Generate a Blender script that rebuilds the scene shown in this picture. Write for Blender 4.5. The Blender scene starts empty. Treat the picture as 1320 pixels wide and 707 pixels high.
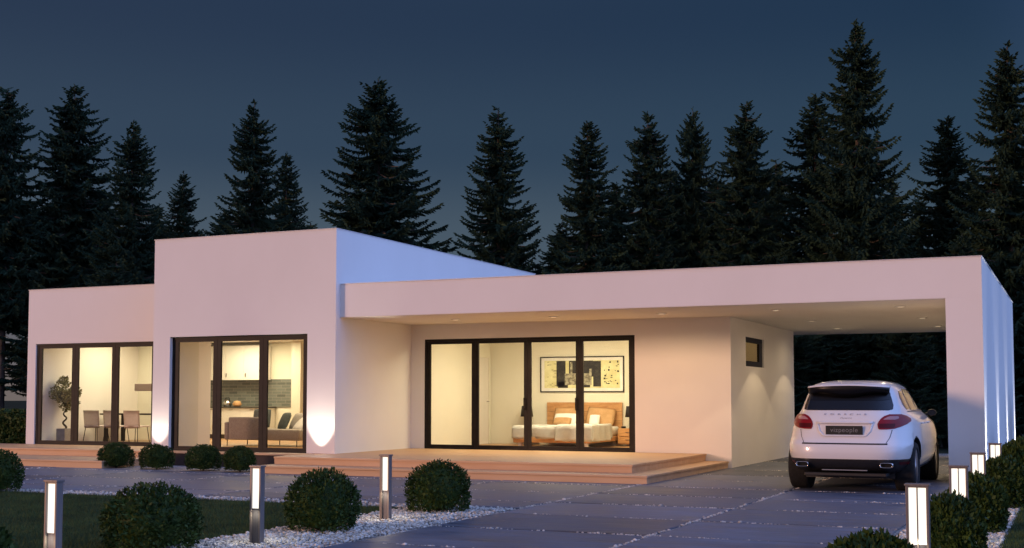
import bpy, bmesh, math, random
import numpy as np
from mathutils import Vector, Matrix
from mathutils.bvhtree import BVHTree

R = math.radians
sc = bpy.context.scene
C = sc.collection
random.seed(7)

# ------------------------------------------------------------------ camera
cd = bpy.data.cameras.new('camera')
cam = bpy.data.objects.new('camera', cd); C.objects.link(cam)
cam.location = (0, 0, 1.4)
cam.rotation_euler = (math.pi/2 + .0599, 0, .4242)
cd.sensor_width = 36; cd.lens = 1609.0862/1320*36
cd.shift_y = (417.8-353.5)/1320
cd.clip_end = 2000
sc.camera = cam

# ------------------------------------------------------------------ exposure
vs = sc.view_settings
sc.display_settings.display_device = 'sRGB'
vs.view_transform = 'Standard'; vs.look = 'None'; vs.exposure = 0; vs.gamma = 1; vs.use_curve_mapping = False
cy = sc.cycles
cy.max_bounces = 8; cy.diffuse_bounces = 4; cy.glossy_bounces = 4; cy.transparent_max_bounces = 16
cy.use_denoising = True
cy.sample_clamp_indirect = 6
cy.caustics_reflective = False; cy.caustics_refractive = False

# ------------------------------------------------------------------ dusk sky: dark overhead, pale band at the horizon, blue twilight in the east, rose glow in the south-west
w = bpy.data.worlds.new('World'); sc.world = w; w.use_nodes = True
nt = w.node_tree; nt.nodes.clear()
N = nt.nodes.new; L = nt.links.new
out = N('ShaderNodeOutputWorld'); bg = N('ShaderNodeBackground'); L(bg.outputs[0], out.inputs[0])
tc = N('ShaderNodeTexCoord')
def dotp(v):
    d = N('ShaderNodeVectorMath'); d.operation = 'DOT_PRODUCT'; L(tc.outputs['Generated'], d.inputs[0])
    d.inputs[1].default_value = Vector(v).normalized(); return d.outputs['Value']
def mth(op, a, b=None, clamp=False):
    m = N('ShaderNodeMath'); m.operation = op; m.use_clamp = clamp
    for i, x in enumerate((a, b)):
        if x is None: continue
        if isinstance(x, (int, float)): m.inputs[i].default_value = x
        else: L(x, m.inputs[i])
    return m.outputs[0]
def scale(col, fac):
    v = N('ShaderNodeVectorMath'); v.operation = 'SCALE'; v.inputs[0].default_value = col; L(fac, v.inputs['Scale']); return v.outputs[0]
def addv(a, b):
    v = N('ShaderNodeVectorMath'); v.operation = 'ADD'; L(a, v.inputs[0]); L(b, v.inputs[1]); return v.outputs[0]
up = dotp((0, 0, 1))
el = mth('MAXIMUM', up, 0.0)
ramp = N('ShaderNodeValToRGB'); L(el, ramp.inputs[0])
cr = ramp.color_ramp; cr.interpolation = 'EASE'
cr.elements[0].position = 0; cr.elements[0].color = (.150, .128, .120, 1)
cr.elements[1].position = 1; cr.elements[1].color = (.10, .16, .34, 1)
for p, c in ((.045, (.105, .110, .128)), (.12, (.056, .092, .128)), (.20, (.023, .054, .095)), (.30, (.0115, .035, .075)), (.5, (.045, .075, .16))):
    e = cr.elements.new(p); e.color = (*c, 1)
east = mth('POWER', mth('MAXIMUM', dotp((1, 0, .28)), 0.0), 1.6)
sw = mth('POWER', mth('MAXIMUM', dotp((-.45, -1, .22)), 0.0), 2.2)
west = mth('POWER', mth('MAXIMUM', dotp((-1, .55, .12)), 0.0), 2.0)
tot = addv(addv(ramp.outputs[0], scale((.55, .82, 1.82), east)),
           addv(scale((.36, .235, .19), sw), scale((.013, .007, .006), west)))
L(tot, bg.inputs['Color']); bg.inputs['Strength'].default_value = 1.0

# ------------------------------------------------------------------ the last glow of the set sun, low in the south-west
sd = bpy.data.lights.new('sun', 'SUN'); so = bpy.data.objects.new('sun', sd); C.objects.link(so)
sd.energy = 1.66; sd.color = (1.0, .56, .375); sd.angle = R(9)
sunv = Vector((-.62, -.79, .155))
so.rotation_euler = sunv.to_track_quat('Z', 'Y').to_euler()

# ================================================================== materials
def mat(name, col=(.5, .5, .5), rough=.6, metal=0, spec=.5, coat=0, emit=None, es=0):
    m = bpy.data.materials.new(name); m.use_nodes = True
    b = m.node_tree.nodes['Principled BSDF']
    b.inputs['Base Color'].default_value = (*col, 1); b.inputs['Roughness'].default_value = rough
    b.inputs['Metallic'].default_value = metal; b.inputs['Specular IOR Level'].default_value = spec
    b.inputs['Coat Weight'].default_value = coat; b.inputs['Coat Roughness'].default_value = .04
    if emit: b.inputs['Emission Color'].default_value = (*emit, 1); b.inputs['Emission Strength'].default_value = es
    return m
def nz(m, cols, scale=(1, 1, 1), detail=6, rough=.6, bump=0, bscale=None, coord='Object', lo=.35, hi=.65, rvar=None, dist=.01):
    """noise between two colours, plus a bump"""
    t = m.node_tree; b = t.nodes['Principled BSDF']; n = t.nodes.new; l = t.links.new
    tcn = n('ShaderNodeTexCoord'); mp = n('ShaderNodeMapping'); l(tcn.outputs[coord], mp.inputs[0]); mp.inputs['Scale'].default_value = scale
    no = n('ShaderNodeTexNoise'); l(mp.outputs[0], no.inputs['Vector']); no.inputs['Detail'].default_value = detail; no.inputs['Roughness'].default_value = rough
    no.inputs['Scale'].default_value = 1
    rp = n('ShaderNodeValToRGB'); l(no.outputs['Fac'], rp.inputs[0])
    rp.color_ramp.elements[0].position = lo; rp.color_ramp.elements[1].position = hi
    rp.color_ramp.elements[0].color = (*cols[0], 1); rp.color_ramp.elements[1].color = (*cols[1], 1)
    l(rp.outputs[0], b.inputs['Base Color'])
    if rvar:
        mr = n('ShaderNodeMapRange'); l(no.outputs['Fac'], mr.inputs[0]); mr.inputs[1].default_value = .3; mr.inputs[2].default_value = .7
        mr.inputs[3].default_value, mr.inputs[4].default_value = rvar; l(mr.outputs[0], b.inputs['Roughness'])
    if bump:
        mp2 = n('ShaderNodeMapping'); l(tcn.outputs[coord], mp2.inputs[0]); mp2.inputs['Scale'].default_value = bscale or scale
        n2 = n('ShaderNodeTexNoise'); l(mp2.outputs[0], n2.inputs['Vector']); n2.inputs['Detail'].default_value = 8; n2.inputs['Scale'].default_value = 1
        bp = n('ShaderNodeBump'); bp.inputs['Strength'].default_value = bump; bp.inputs['Distance'].default_value = dist
        l(n2.outputs['Fac'], bp.inputs['Height']); l(bp.outputs[0], b.inputs['Normal'])
    return m

M = {}
M['render'] = nz(mat('white_render', rough=.85, spec=.25), ((.795, .762, .715), (.83, .797, .752)), (.5, .5, .35), 5, bump=.12, bscale=(55, 55, 55), dist=.004)
M['soffit'] = nz(mat('soffit_paint', rough=.85, spec=.2), ((.74, .70, .64), (.78, .74, .68)), (.6, .6, .6), 4, bump=.05, bscale=(60, 60, 60), dist=.003)
M['inner'] = nz(mat('interior_paint', rough=.8, spec=.2), ((.76, .73, .61), (.80, .77, .65)), (.8, .8, .8), 4)
M['flash'] = mat('roof_flashing', (.66, .64, .62), .5)
M['alu'] = nz(mat('dark_window_frame', rough=.55, spec=.22), ((.013, .010, .008), (.019, .015, .012)), (6, 6, 6), 3)
M['stone'] = nz(mat('terrace_stone', rough=.55), ((.52, .305, .155), (.65, .42, .24)), (.55, 5, 5), 7, bump=.15, bscale=(3, 30, 30), dist=.004, rvar=(.42, .62))
M['plinth'] = nz(mat('shade_dark_ledge', rough=.85), ((.035, .024, .020), (.06, .042, .034)), (3, 3, 3), 4)  # ledge front face: the shade under its slab is put into this colour
M['slate'] = nz(mat('slate_paving', rough=.5), ((.042, .056, .088), (.165, .19, .245)), (.8, 4.5, 1), 9, .62, bump=.8, bscale=(1.6, 9, 4), coord='Object', lo=.33, hi=.68, rvar=(.38, .66), dist=.03)
def vary(m, lo, hi):
    t = m.node_tree; b = t.nodes['Principled BSDF']; l = b.inputs['Base Color'].links[0]; src = l.from_socket
    g = t.nodes.new('ShaderNodeNewGeometry'); mr = t.nodes.new('ShaderNodeMapRange'); mr.inputs[3].default_value = lo; mr.inputs[4].default_value = hi
    t.links.new(g.outputs['Random Per Island'], mr.inputs[0]); v = t.nodes.new('ShaderNodeVectorMath'); v.operation = 'SCALE'
    t.links.new(src, v.inputs[0]); t.links.new(mr.outputs[0], v.inputs['Scale']); t.links.new(v.outputs[0], b.inputs['Base Color'])
M['wood'] = nz(mat('oak_veneer', rough=.45), ((.42, .20, .075), (.58, .31, .13)), (3, .6, 14), 6)
M['oakfloor'] = nz(mat('oak_floor', rough=.35), ((.36, .19, .08), (.50, .29, .14)), (1, 9, 1), 6)
M['pebble'] = nz(mat('white_pebble', rough=.65), ((.30, .275, .24), (.76, .72, .64)), (9, 9, 9), 2, lo=.3, hi=.6)
M['bed'] = nz(mat('gravel_bed', rough=.9), ((.16, .15, .145), (.55, .53, .51)), (26, 26, 26), 3, bump=.9, bscale=(45, 45, 45), dist=.03, lo=.40, hi=.60)
M['grass'] = nz(mat('grass_blades', rough=.7, spec=.2), ((.030, .050, .018), (.065, .10, .030)), (1.6, 1.6, 1.6), 4)
M['soil'] = nz(mat('grass_ground', rough=.95, spec=.1), ((.020, .030, .012), (.045, .065, .022)), (3, 3, 3), 7, bump=.6, bscale=(25, 25, 25), dist=.03)
M['forest'] = nz(mat('forest_floor', rough=.95, spec=.1), ((.012, .016, .008), (.032, .034, .018)), (.7, .7, .7), 7, bump=.6, bscale=(6, 6, 6), dist=.08)
M['needle'] = nz(mat('spruce_needles', rough=.75, spec=.12), ((.016, .034, .022), (.044, .080, .046)), (.9, .9, .9), 5)
M['bark'] = nz(mat('spruce_bark', rough=.9, spec=.1), ((.040, .032, .026), (.15, .12, .10)), (5, 5, 1.2), 7, bump=.8, bscale=(18, 18, 4), dist=.04)
M['leaf'] = nz(mat('box_leaves', rough=.6, spec=.2), ((.015, .034, .007), (.050, .083, .014)), (7, 7, 7), 4)
M['twig'] = mat('twig', (.05, .035, .02), .8)
M['steeld'] = nz(mat('dark_bollard_metal', rough=.4, metal=.5), ((.085, .085, .10), (.12, .12, .14)), (40, 40, 2), 3)
M['steel'] = nz(mat('brushed_bollard_metal', rough=.42, metal=.5), ((.17, .148, .138), (.22, .195, .182)), (40, 40, 2), 3)
M['diff'] = mat('lit_diffuser', (.9, .88, .8), .5, emit=(1, .93, .76), es=1.05)
M['paint'] = mat('white_car_paint', (.74, .735, .72), .30, coat=1.0)
M['blackpl'] = nz(mat('black_plastic', rough=.5), ((.010, .010, .011), (.016, .016, .017)), (30, 30, 30), 2)
M['gloss'] = mat('gloss_black', (.005, .005, .006), .30, spec=.3)
M['carglass'] = mat('tinted_car_glass', (.008, .010, .016), .06, spec=.35)
M['rubber'] = nz(mat('tyre_rubber', rough=.8, spec=.25), ((.012, .012, .012), (.022, .022, .022)), (20, 20, 20), 3)
M['rim'] = mat('alloy_rim', (.45, .45, .47), .28, .9)
M['chrome'] = mat('chrome', (.62, .62, .63), .12, 1)
M['red'] = mat('red_lamp_lens', (.22, .004, .010), .28, spec=.25)
M['red2'] = mat('dark_red_lens', (.075, .002, .005), .3, spec=.2)
M['clearl'] = mat('clear_lamp_lens', (.42, .20, .20), .25, spec=.4)
M['plate'] = mat('black_plate', (.012, .013, .013), .35)
M['platetext'] = mat('grey_letters', (.20, .205, .20), .4)
M['badge'] = mat('silver_letters', (.46, .46, .50), .35, .3)
M['linen'] = nz(mat('white_linen', rough=.9, spec=.1), ((.76, .74, .70), (.85, .83, .79)), (5, 5, 5), 5, bump=.25, bscale=(9, 9, 9), dist=.02)
M['pillow'] = nz(mat('tan_pillow_cloth', rough=.9, spec=.1), ((.46, .27, .13), (.54, .33, .17)), (9, 9, 9), 4)
M['greycl'] = nz(mat('grey_sofa_cloth', rough=.95, spec=.1), ((.24, .215, .21), (.30, .275, .27)), (30, 30, 30), 4)
M['palecl'] = nz(mat('pale_seat_cloth', rough=.95, spec=.1), ((.40, .37, .33), (.46, .43, .39)), (30, 30, 30), 4)
M['greencl'] = nz(mat('slate_cushion_cloth', rough=.95, spec=.1), ((.09, .11, .11), (.13, .15, .15)), (20, 20, 20), 4)
M['chair'] = nz(mat('grey_chair_cloth', rough=.8, spec=.2), ((.58, .51, .50), (.64, .57, .56)), (25, 25, 25), 3)
M['shade'] = mat('dark_lamp_shade', (.018, .014, .014), .8)
M['shade2'] = mat('taupe_lamp_shade', (.24, .17, .14), .8)
M['white'] = mat('white_lacquer', (.76, .74, .70), .3)
M['worktop'] = mat('dark_worktop', (.06, .055, .05), .3)
M['canvas'] = nz(mat('artwork_paper', rough=.7), ((.60, .55, .26), (.80, .77, .46)), (3, 3, 3), 6)
M['ink'] = nz(mat('artwork_black', rough=.7), ((.012, .011, .010), (.05, .045, .035)), (8, 8, 8), 7, lo=.45, hi=.75)
M['artmid'] = nz(mat('artwork_grey', rough=.7), ((.16, .14, .10), (.42, .39, .28)), (14, 14, 14), 8, lo=.42, hi=.58)
M['pot'] = nz(mat('grey_planter', rough=.7), ((.28, .25, .23), (.34, .31, .29)), (8, 8, 8), 4)
M['ficus'] = nz(mat('indoor_leaves', rough=.5), ((.13, .13, .035), (.27, .24, .08)), (9, 9, 9), 3)
M['lens'] = mat('downlight_lens', (.9, .85, .75), .4, emit=(1, .82, .58), es=.55)
M['uplens'] = mat('uplight_lens', (.9, .9, .85), .4, emit=(1, .93, .84), es=2.0)

def brick_mat(name, c1, c2, cm, sx, sy):
    m = mat(name, rough=.35); t = m.node_tree; b = t.nodes['Principled BSDF']
    tcn = t.nodes.new('ShaderNodeTexCoord'); mp = t.nodes.new('ShaderNodeMapping'); mp.inputs['Rotation'].default_value = (R(90), 0, 0)
    t.links.new(tcn.outputs['Object'], mp.inputs[0])
    br = t.nodes.new('ShaderNodeTexBrick'); t.links.new(mp.outputs[0], br.inputs['Vector'])
    br.inputs['Color1'].default_value = (*c1, 1); br.inputs['Color2'].default_value = (*c2, 1); br.inputs['Mortar'].default_value = (*cm, 1)
    br.inputs['Scale'].default_value = 1; br.inputs['Brick Width'].default_value = sx; br.inputs['Row Height'].default_value = sy
    br.inputs['Mortar Size'].default_value = .006
    t.links.new(br.outputs['Color'], b.inputs['Base Color']); return m
M['tile'] = brick_mat('slate_tile', (.085, .095, .085), (.17, .185, .165), (.26, .25, .21), .30, .085)

vary(M['slate'], .62, 1.18); vary(M['pebble'], .55, 1.1)
def glass_mat():
    m = bpy.data.materials.new('window_glass'); m.use_nodes = True; t = m.node_tree; t.nodes.clear()
    o = t.nodes.new('ShaderNodeOutputMaterial'); mx = t.nodes.new('ShaderNodeMixShader'); tr = t.nodes.new('ShaderNodeBsdfTransparent')
    gl = t.nodes.new('ShaderNodeBsdfGlossy'); gl.inputs['Roughness'].default_value = .02; fr = t.nodes.new('ShaderNodeFresnel'); fr.inputs['IOR'].default_value = 1.35
    tr.inputs[0].default_value = (.97, .97, .96, 1)
    ge = t.nodes.new('ShaderNodeNewGeometry'); fm = t.nodes.new('ShaderNodeMath'); fm.operation = 'SUBTRACT'; fm.inputs[0].default_value = 1
    t.links.new(ge.outputs['Backfacing'], fm.inputs[1]); f2 = t.nodes.new('ShaderNodeMath'); f2.operation = 'MULTIPLY'; fr.inputs['IOR'].default_value = 1.5
    t.links.new(fm.outputs[0], f2.inputs[0]); t.links.new(fr.outputs[0], f2.inputs[1]); t.links.new(f2.outputs[0], mx.inputs[0]); t.links.new(tr.outputs[0], mx.inputs[1]); t.links.new(gl.outputs[0], mx.inputs[2]); t.links.new(mx.outputs[0], o.inputs[0])
    return m
M['glass'] = glass_mat()

# ================================================================== helpers
def tag(o, label=None, cat=None, group=None, kind=None):
    if label: o['label'] = label
    if cat: o['category'] = cat
    if group: o['group'] = group
    if kind: o['kind'] = kind
    return o
def empty(name, loc=(0, 0, 0), rz=0):
    o = bpy.data.objects.new(name, None); C.objects.link(o); o.location = loc; o.rotation_euler = (0, 0, rz); o.empty_display_size = .2
    return o
def bmo(name, bm, m, parent=None, smooth=False, loc=None):
    me = bpy.data.meshes.new(name); bm.normal_update(); bm.to_mesh(me); bm.free()
    ms = m if isinstance(m, (list, tuple)) else [m]
    for x in ms: me.materials.append(x)
    if smooth:
        for p in me.polygons: p.use_smooth = True
    o = bpy.data.objects.new(name, me); C.objects.link(o)
    if parent is not None: o.parent = parent
    if loc is not None: o.location = loc
    return o
def npmesh(name, v, f, m, parent=None, smooth=False):
    """v (n,3) and faces (k, 3 or 4) as numpy arrays"""
    me = bpy.data.meshes.new(name); n, k = len(f), f.shape[1]
    me.vertices.add(len(v)); me.vertices.foreach_set('co', np.asarray(v, np.float32).ravel())
    me.loops.add(n*k); me.loops.foreach_set('vertex_index', np.asarray(f, np.int32).ravel())
    me.polygons.add(n); me.polygons.foreach_set('loop_start', np.arange(0, n*k, k, dtype=np.int32))
    me.polygons.foreach_set('loop_total', np.full(n, k, np.int32))
    if smooth: me.polygons.foreach_set('use_smooth', np.ones(n, bool))
    me.update(calc_edges=True)
    me.materials.append(m)
    o = bpy.data.objects.new(name, me); C.objects.link(o)
    if parent is not None: o.parent = parent
    return o
def box(bm, x0, y0, z0, x1, y1, z1, bev=0, mi=0):
    vs_ = [bm.verts.new(p) for p in ((x0, y0, z0), (x1, y0, z0), (x1, y1, z0), (x0, y1, z0), (x0, y0, z1), (x1, y0, z1), (x1, y1, z1), (x0, y1, z1))]
    fs = [bm.faces.new([vs_[i] for i in q]) for q in ((3, 2, 1, 0), (4, 5, 6, 7), (0, 1, 5, 4), (1, 2, 6, 5), (2, 3, 7, 6), (3, 0, 4, 7))]
    for f in fs: f.material_index = mi
    if bev:
        es = list({e for f in fs for e in f.edges})
        bmesh.ops.bevel(bm, geom=es, offset=bev, segments=2, affect='EDGES', profile=.5)
    return bm
def B(*boxes, bev=0):
    bm = bmesh.new()
    for b in boxes: box(bm, *b, bev=bev)
    return bm
def tube(bm, pts, rad, seg=8, cap=True):
    pts = [Vector(p) for p in pts]; rads = rad if isinstance(rad, (list, tuple)) else [rad]*len(pts)
    rings = []
    for i, p in enumerate(pts):
        d = (pts[min(i+1, len(pts)-1)] - pts[max(i-1, 0)]).normalized()
        a = d.orthogonal().normalized() if i == 0 else (a - d*a.dot(d)).normalized()
        b = d.cross(a)
        rings.append([bm.verts.new(p + (a*math.cos(2*math.pi*k/seg) + b*math.sin(2*math.pi*k/seg))*rads[i]) for k in range(seg)])
    for r0, r1 in zip(rings, rings[1:]):
        for k in range(seg): bm.faces.new((r0[k], r0[(k+1) % seg], r1[(k+1) % seg], r1[k]))
    if cap: bm.faces.new(rings[0][::-1]); bm.faces.new(rings[-1])
    return bm
def lathe(bm, prof, seg=32, axis='Z', cx=0, cy_=0, cz=0):
    rings = []
    for r, h in prof:
        ring = []
        for k in range(seg):
            a = 2*math.pi*k/seg; u, v = r*math.cos(a), r*math.sin(a)
            p = (cx+u, cy_+v, cz+h) if axis == 'Z' else (cx+h, cy_+u, cz+v)
            ring.append(bm.verts.new(p))
        rings.append(ring)
    for r0, r1 in zip(rings, rings[1:]):
        for k in range(seg): bm.faces.new((r0[k], r0[(k+1) % seg], r1[(k+1) % seg], r1[k]))
    if prof[0][0] > 1e-4: bm.faces.new(rings[0][::-1])
    if prof[-1][0] > 1e-4: bm.faces.new(rings[-1])
    bmesh.ops.remove_doubles(bm, verts=bm.verts, dist=1e-5)
    bmesh.ops.recalc_face_normals(bm, faces=bm.faces)
    return bm
def copy_tree(o, parent=None):
    c = o.copy(); C.objects.link(c)
    if parent is not None: c.parent = parent
    for ch in list(o.children): copy_tree(ch, c)
    return c
def spot(name, loc, to, power, cone, blend=.2, col=(1, .74, .42), size=.02, parent=None):
    l = bpy.data.lights.new(name, 'SPOT'); l.energy = power; l.color = col; l.spot_size = R(cone); l.spot_blend = blend; l.shadow_soft_size = size
    o = bpy.data.objects.new(name, l); C.objects.link(o); o.location = loc
    o.rotation_euler = (Vector(to)).to_track_quat('-Z', 'Y').to_euler()
    if parent is not None: o.parent = parent
    return o
def area(name, loc, sx, sy, power, col=(1, .80, .50), to=(0, 0, -1)):
    l = bpy.data.lights.new(name, 'AREA'); l.shape = 'RECTANGLE'; l.size = sx; l.size_y = sy; l.energy = power; l.color = col
    o = bpy.data.objects.new(name, l); C.objects.link(o); o.location = loc; o.rotation_euler = Vector(to).to_track_quat('-Z', 'Y').to_euler(); return o

# ================================================================== ground, paving
def sheet(name, pts, z, m, kind='structure'):
    bm = bmesh.new(); bm.faces.new([bm.verts.new((x, y, z)) for x, y in pts]); return tag(bmo(name, bm, m), kind=kind)
sheet('ground', [(-700, -300), (700, -300), (700, 900), (-700, 900)], -.03, M['forest'])
LE, LB = -7.9, 14.15           # lawn edge (x) and back (y)
tag(bmo('lawn', B((-40, -2, -.02, LE, LB, .0)), M['soil']), kind='structure')
tag(bmo('lawn', B((-.68, -2, -.02, 14, 40, .0)), M['soil']), kind='structure')
DX0, DX1 = -6.55, -1.72       # driveway
tag(bmo('gravel_bed', B((LE, -2, -.02, -.68, LB, -.012), (-40, LB, -.02, -.68, 24.9, -.012), (-6.3, 24.9, -.02, -.68, 34, -.012)), M['bed']), kind='structure')

def slabs(name, xs, ys, jit=1):
    bm = bmesh.new(); g = .022
    for x0, x1 in zip(xs, xs[1:]):
        for y0, y1 in zip(ys, ys[1:]):
            n0 = len(bm.verts); dz = random.uniform(-.003, .003)
            box(bm, x0+g+random.uniform(0, .012), y0+g+random.uniform(0, .014), -.015, x1-g-random.uniform(0, .012), y1-g-random.uniform(0, .014), .008+dz, bev=.006)
    return tag(bmo(name, bm, M['slate']), kind='structure')
rows = [1.9+1.7*i for i in range(20)]
rows = [12.2-1.7*6+1.712*i for i in range(20)]
slabs('driveway', [-6.5, -4.0, -1.75], [r for r in rows if r < 31.5])
prow = [14.66, 15.62, 17.33, 19.08]
prow_end = 19.55
slabs('path', [-36.5+2.5*i for i in range(13)], prow + [prow_end])

def pebbles(name, pts, s, zb=-.012):
    """little rounded stones, one mesh"""
    bm = bmesh.new(); bmesh.ops.create_icosphere(bm, subdivisions=1, radius=1)
    bv = np.array([v.co[:] for v in bm.verts]); bf = np.array([[v.index for v in f.verts] for f in bm.faces]); bm.free()
    n = len(pts); rng = np.random.default_rng(len(pts))
    sc_ = s*rng.uniform(.6, 1.35, (n, 1, 1))*np.stack([rng.uniform(.8, 1.3, n), rng.uniform(.8, 1.3, n), rng.uniform(.55, .8, n)], 1)[:, None, :]
    a = rng.uniform(0, 6.28, n); ca, sa = np.cos(a), np.sin(a)
    v = bv[None]*sc_*(1+rng.uniform(-.15, .15, (n, len(bv), 1)))
    x = v[..., 0]*ca[:, None]-v[..., 1]*sa[:, None]; y = v[..., 0]*sa[:, None]+v[..., 1]*ca[:, None]
    v = np.stack([x+pts[:, 0, None], y+pts[:, 1, None], v[..., 2]+(sc_[:, :, 2]*.6)+zb+pts[:, 2, None]], -1)
    f = bf[None]+(np.arange(n)*len(bv))[:, None, None]
    o = npmesh(name, v.reshape(-1, 3), f.reshape(-1, 3), M['pebble'], smooth=True)
    return tag(o, kind='stuff')
rng = np.random.default_rng(3)
def scatter(x0, x1, y0, y1, dens, zj=.012):
    n = int((x1-x0)*(y1-y0)*dens); return np.stack([rng.uniform(x0, x1, n), rng.uniform(y0, y1, n), rng.uniform(0, zj, n)], 1)
P = [scatter(LE+.02, DX0-.02, 8.2, LB+.3, 1250, .02), scatter(LE+.02, DX0, 5.5, 8.2, 500, .02),
     scatter(-26, DX0, LB+.03, 14.65, 480, .015), scatter(DX1+.02, -.70, 10.5, 22, 900, .02), scatter(DX1, -.7, 22, 30, 200, .02)]
gravel = pebbles('gravel', np.concatenate(P), .0165); tag(gravel, 'white rounded pebbles spread along the strips beside the lawns and driveway', 'gravel')
# pebbles swept into the joints, gathered in drifts
J = []
def joint(xa, ya, xb, yb, dens):
    ln = math.hypot(xb-xa, yb-ya); n = int(ln*dens); t = rng.uniform(0, 1, n); ph = rng.uniform(0, 9, 3)
    keep = (np.sin(t*ln*2.1+ph[0])+np.sin(t*ln*5.3+ph[1])+.7*np.sin(t*ln*11+ph[2])+rng.uniform(-1.4, 1.4, n)) > -.2
    t = t[keep]; n = len(t); sp = rng.normal(0, .013, n)*np.where(rng.uniform(0, 1, n) < .05, 3.0, 1)
    dx, dy = (xb-xa)/ln, (yb-ya)/ln
    J.append(np.stack([xa+(xb-xa)*t-dy*sp, ya+(yb-ya)*t+dx*sp, np.full(n, .010)+rng.uniform(0, .006, n)], 1))
for r in rows:
    if 9 < r < 31: joint(-6.5, r, -1.75, r, 62)
for x in (-6.5, -4.0): joint(x, 9, x, 30, 85)
for y in prow[1:]: joint(-26, y, -6.5, y, 40)
for i in range(12): x = -34+2.5*i; joint(x, 14.85, x, 19.5, 34) if x > -27 else None
jp = pebbles('joint_pebbles', np.concatenate(J), .0105); tag(jp, 'white pebbles lying in the joints between the slate slabs', 'gravel')

big = []
for j_ in J:
    m_ = rng.uniform(0, 1, len(j_)) < .022; big.append(j_[m_]+np.stack([rng.normal(0, .012, m_.sum()), rng.normal(0, .012, m_.sum()), np.zeros(m_.sum())], 1))
jp = pebbles('joint_pebbles', np.concatenate(big), .021); tag(jp, 'larger white stones lying loose along the joints of the slate slabs', 'gravel')
def grass(name, x0, x1, y0, y1, dens, h=.035):
    n = int((x1-x0)*(y1-y0)*dens); p = np.stack([rng.uniform(x0, x1, n), rng.uniform(y0, y1, n), np.zeros(n)], 1)
    a = rng.uniform(0, 6.28, n); wv = np.stack([np.cos(a), np.sin(a), np.zeros(n)], 1)*.0035
    lean = rng.normal(0, .3, (n, 2))*h; hh = h*rng.uniform(.5, 1.4, n)
    tip = p+np.stack([lean[:, 0], lean[:, 1], hh], 1)
    v = np.stack([p-wv, p+wv, tip], 1).reshape(-1, 3)
    return tag(npmesh(name, v, np.arange(n*3).reshape(-1, 3), M['grass']), kind='stuff')
tag(grass('grass', -16, LE+.02, 7, LB+.02, 1900), 'short dark mown grass covering the lawn at the lower left', 'grass')
tag(grass('grass', -.70, 1.2, 11, 24, 1900), 'short dark mown grass beyond the gravel at the lower right', 'grass')

# ================================================================== terrace
def terrace(name, top, low):
    bm = bmesh.new()
    for (x0, y0, x1, y1), zt, zb in ((top, .287, .150), (low, .143, -.01)):
        box(bm, x0+.02, y0+.025, zb, x1-.02, y1, zt-.032)
        box(bm, x0, y0, zt-.034, x1, y1, zt, bev=.005)
    return tag(bmo(name, bm, M['stone']), kind='structure')
bm = bmesh.new()
for (x0, yy0, x1, yy1) in ((-14.15, 20.16, -13.85, 21.31), (-13.85, 20.16, -6.87, 24.80), (-14.15, 21.62, -13.85, 21.652)):
    e0 = .02 if x1 > -10 else 0; box(bm, x0, yy0+(.025 if yy0 < 21 else 0), .144, x1-e0, yy1, .253); box(bm, x0, yy0, .2532, x1, yy1, .287)
box(bm, -14.15, 19.585, -.01, -6.43, 21.3, .109); box(bm, -13.6, 21.3, -.01, -6.43, 24.8, .109); box(bm, -14.15, 19.56, .109, -6.41, 21.3, .143, bev=.005); box(bm, -13.6, 21.302, .109, -6.41, 24.8, .1432)
tag(bmo('terrace', bm, M['stone']), kind='structure')
bm = bmesh.new(); box(bm, -29.98, 21.275, -.01, -18.44, 23.27, .253); box(bm, -30, 21.25, .253, -18.42, 23.27, .287, bev=.005)
box(bm, -29.98, 19.725, -.01, -18.02, 21.27, .111); box(bm, -30, 19.70, .109, -18.0, 21.272, .143, bev=.005)
tag(bmo('terrace', bm, M['stone']), kind='structure')
bm = bmesh.new(); hx = ((-18.38, -18.0), (-14.23, -13.85)); y0, y1, y2, y3 = 21.25, 21.31, 21.62, 21.652
box(bm, -18.418, y0, .250, -14.15, y1, .287); box(bm, -18.0, y0+.03, -.01, -14.16, y1, .249, mi=1); box(bm, -18.418, y2, -.01, -14.152, y3, .287)  # set-back face carries the painted-in shade below the slab
for a_, b_ in ((-18.418, hx[0][0]), (hx[0][1], hx[1][0])): box(bm, a_, y1, -.01, b_-(.002 if b_ > -15 else 0)+(.018 if b_ > -15 else 0), y2, .287)
tag(bmo('terrace_ledge', bm, [M['stone'], M['plinth']]), kind='structure')

# ================================================================== house
house = tag(empty('house', (-13, 25, 0)), 'low flat-roofed modern house in smooth white render with lit dark-framed glass walls', 'house')
house.location = (0, 0, 0)
Zt = 4.877
bmo('tall_wall', B((-18.396, 21.655, 0, -17.94, 21.95, 3.0), (-14.40, 21.655, 0, -13.72, 21.95, 3.0), (-17.94, 21.655, 2.74, -14.40, 21.95, 3.0),
    (-17.94, 21.655, 0, -14.40, 21.95, .26), (-18.396, 21.95, 0, -18.15, 22.86, 3.0), (-18.396, 22.86, 0, -18.34, 23.59, 3.0), (-13.97, 21.95, 0, -13.72, 31.96, 3.0),
    (-18.396, 21.655, 3.0, -13.72, 31.96, Zt)), M['render'], house)
bmo('left_wall', B((-23.712, 23.29, 0, -23.45, 23.59, 3.0), (-23.45, 23.29, 2.75, -18.396, 23.59, 3.0), (-23.45, 23.29, 0, -18.396, 23.59, .26),
    (-18.6, 23.29, .26, -18.398, 23.588, 2.75), (-23.712, 23.59, 0, -23.45, 30.0, 3.0), (-23.45, 29.7, 0, -13.97, 30.0, 3.0),
    (-23.712, 23.29, 3.0, -18.398, 30.0, 4.092)), M['render'], house)
xs = -6.36
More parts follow.
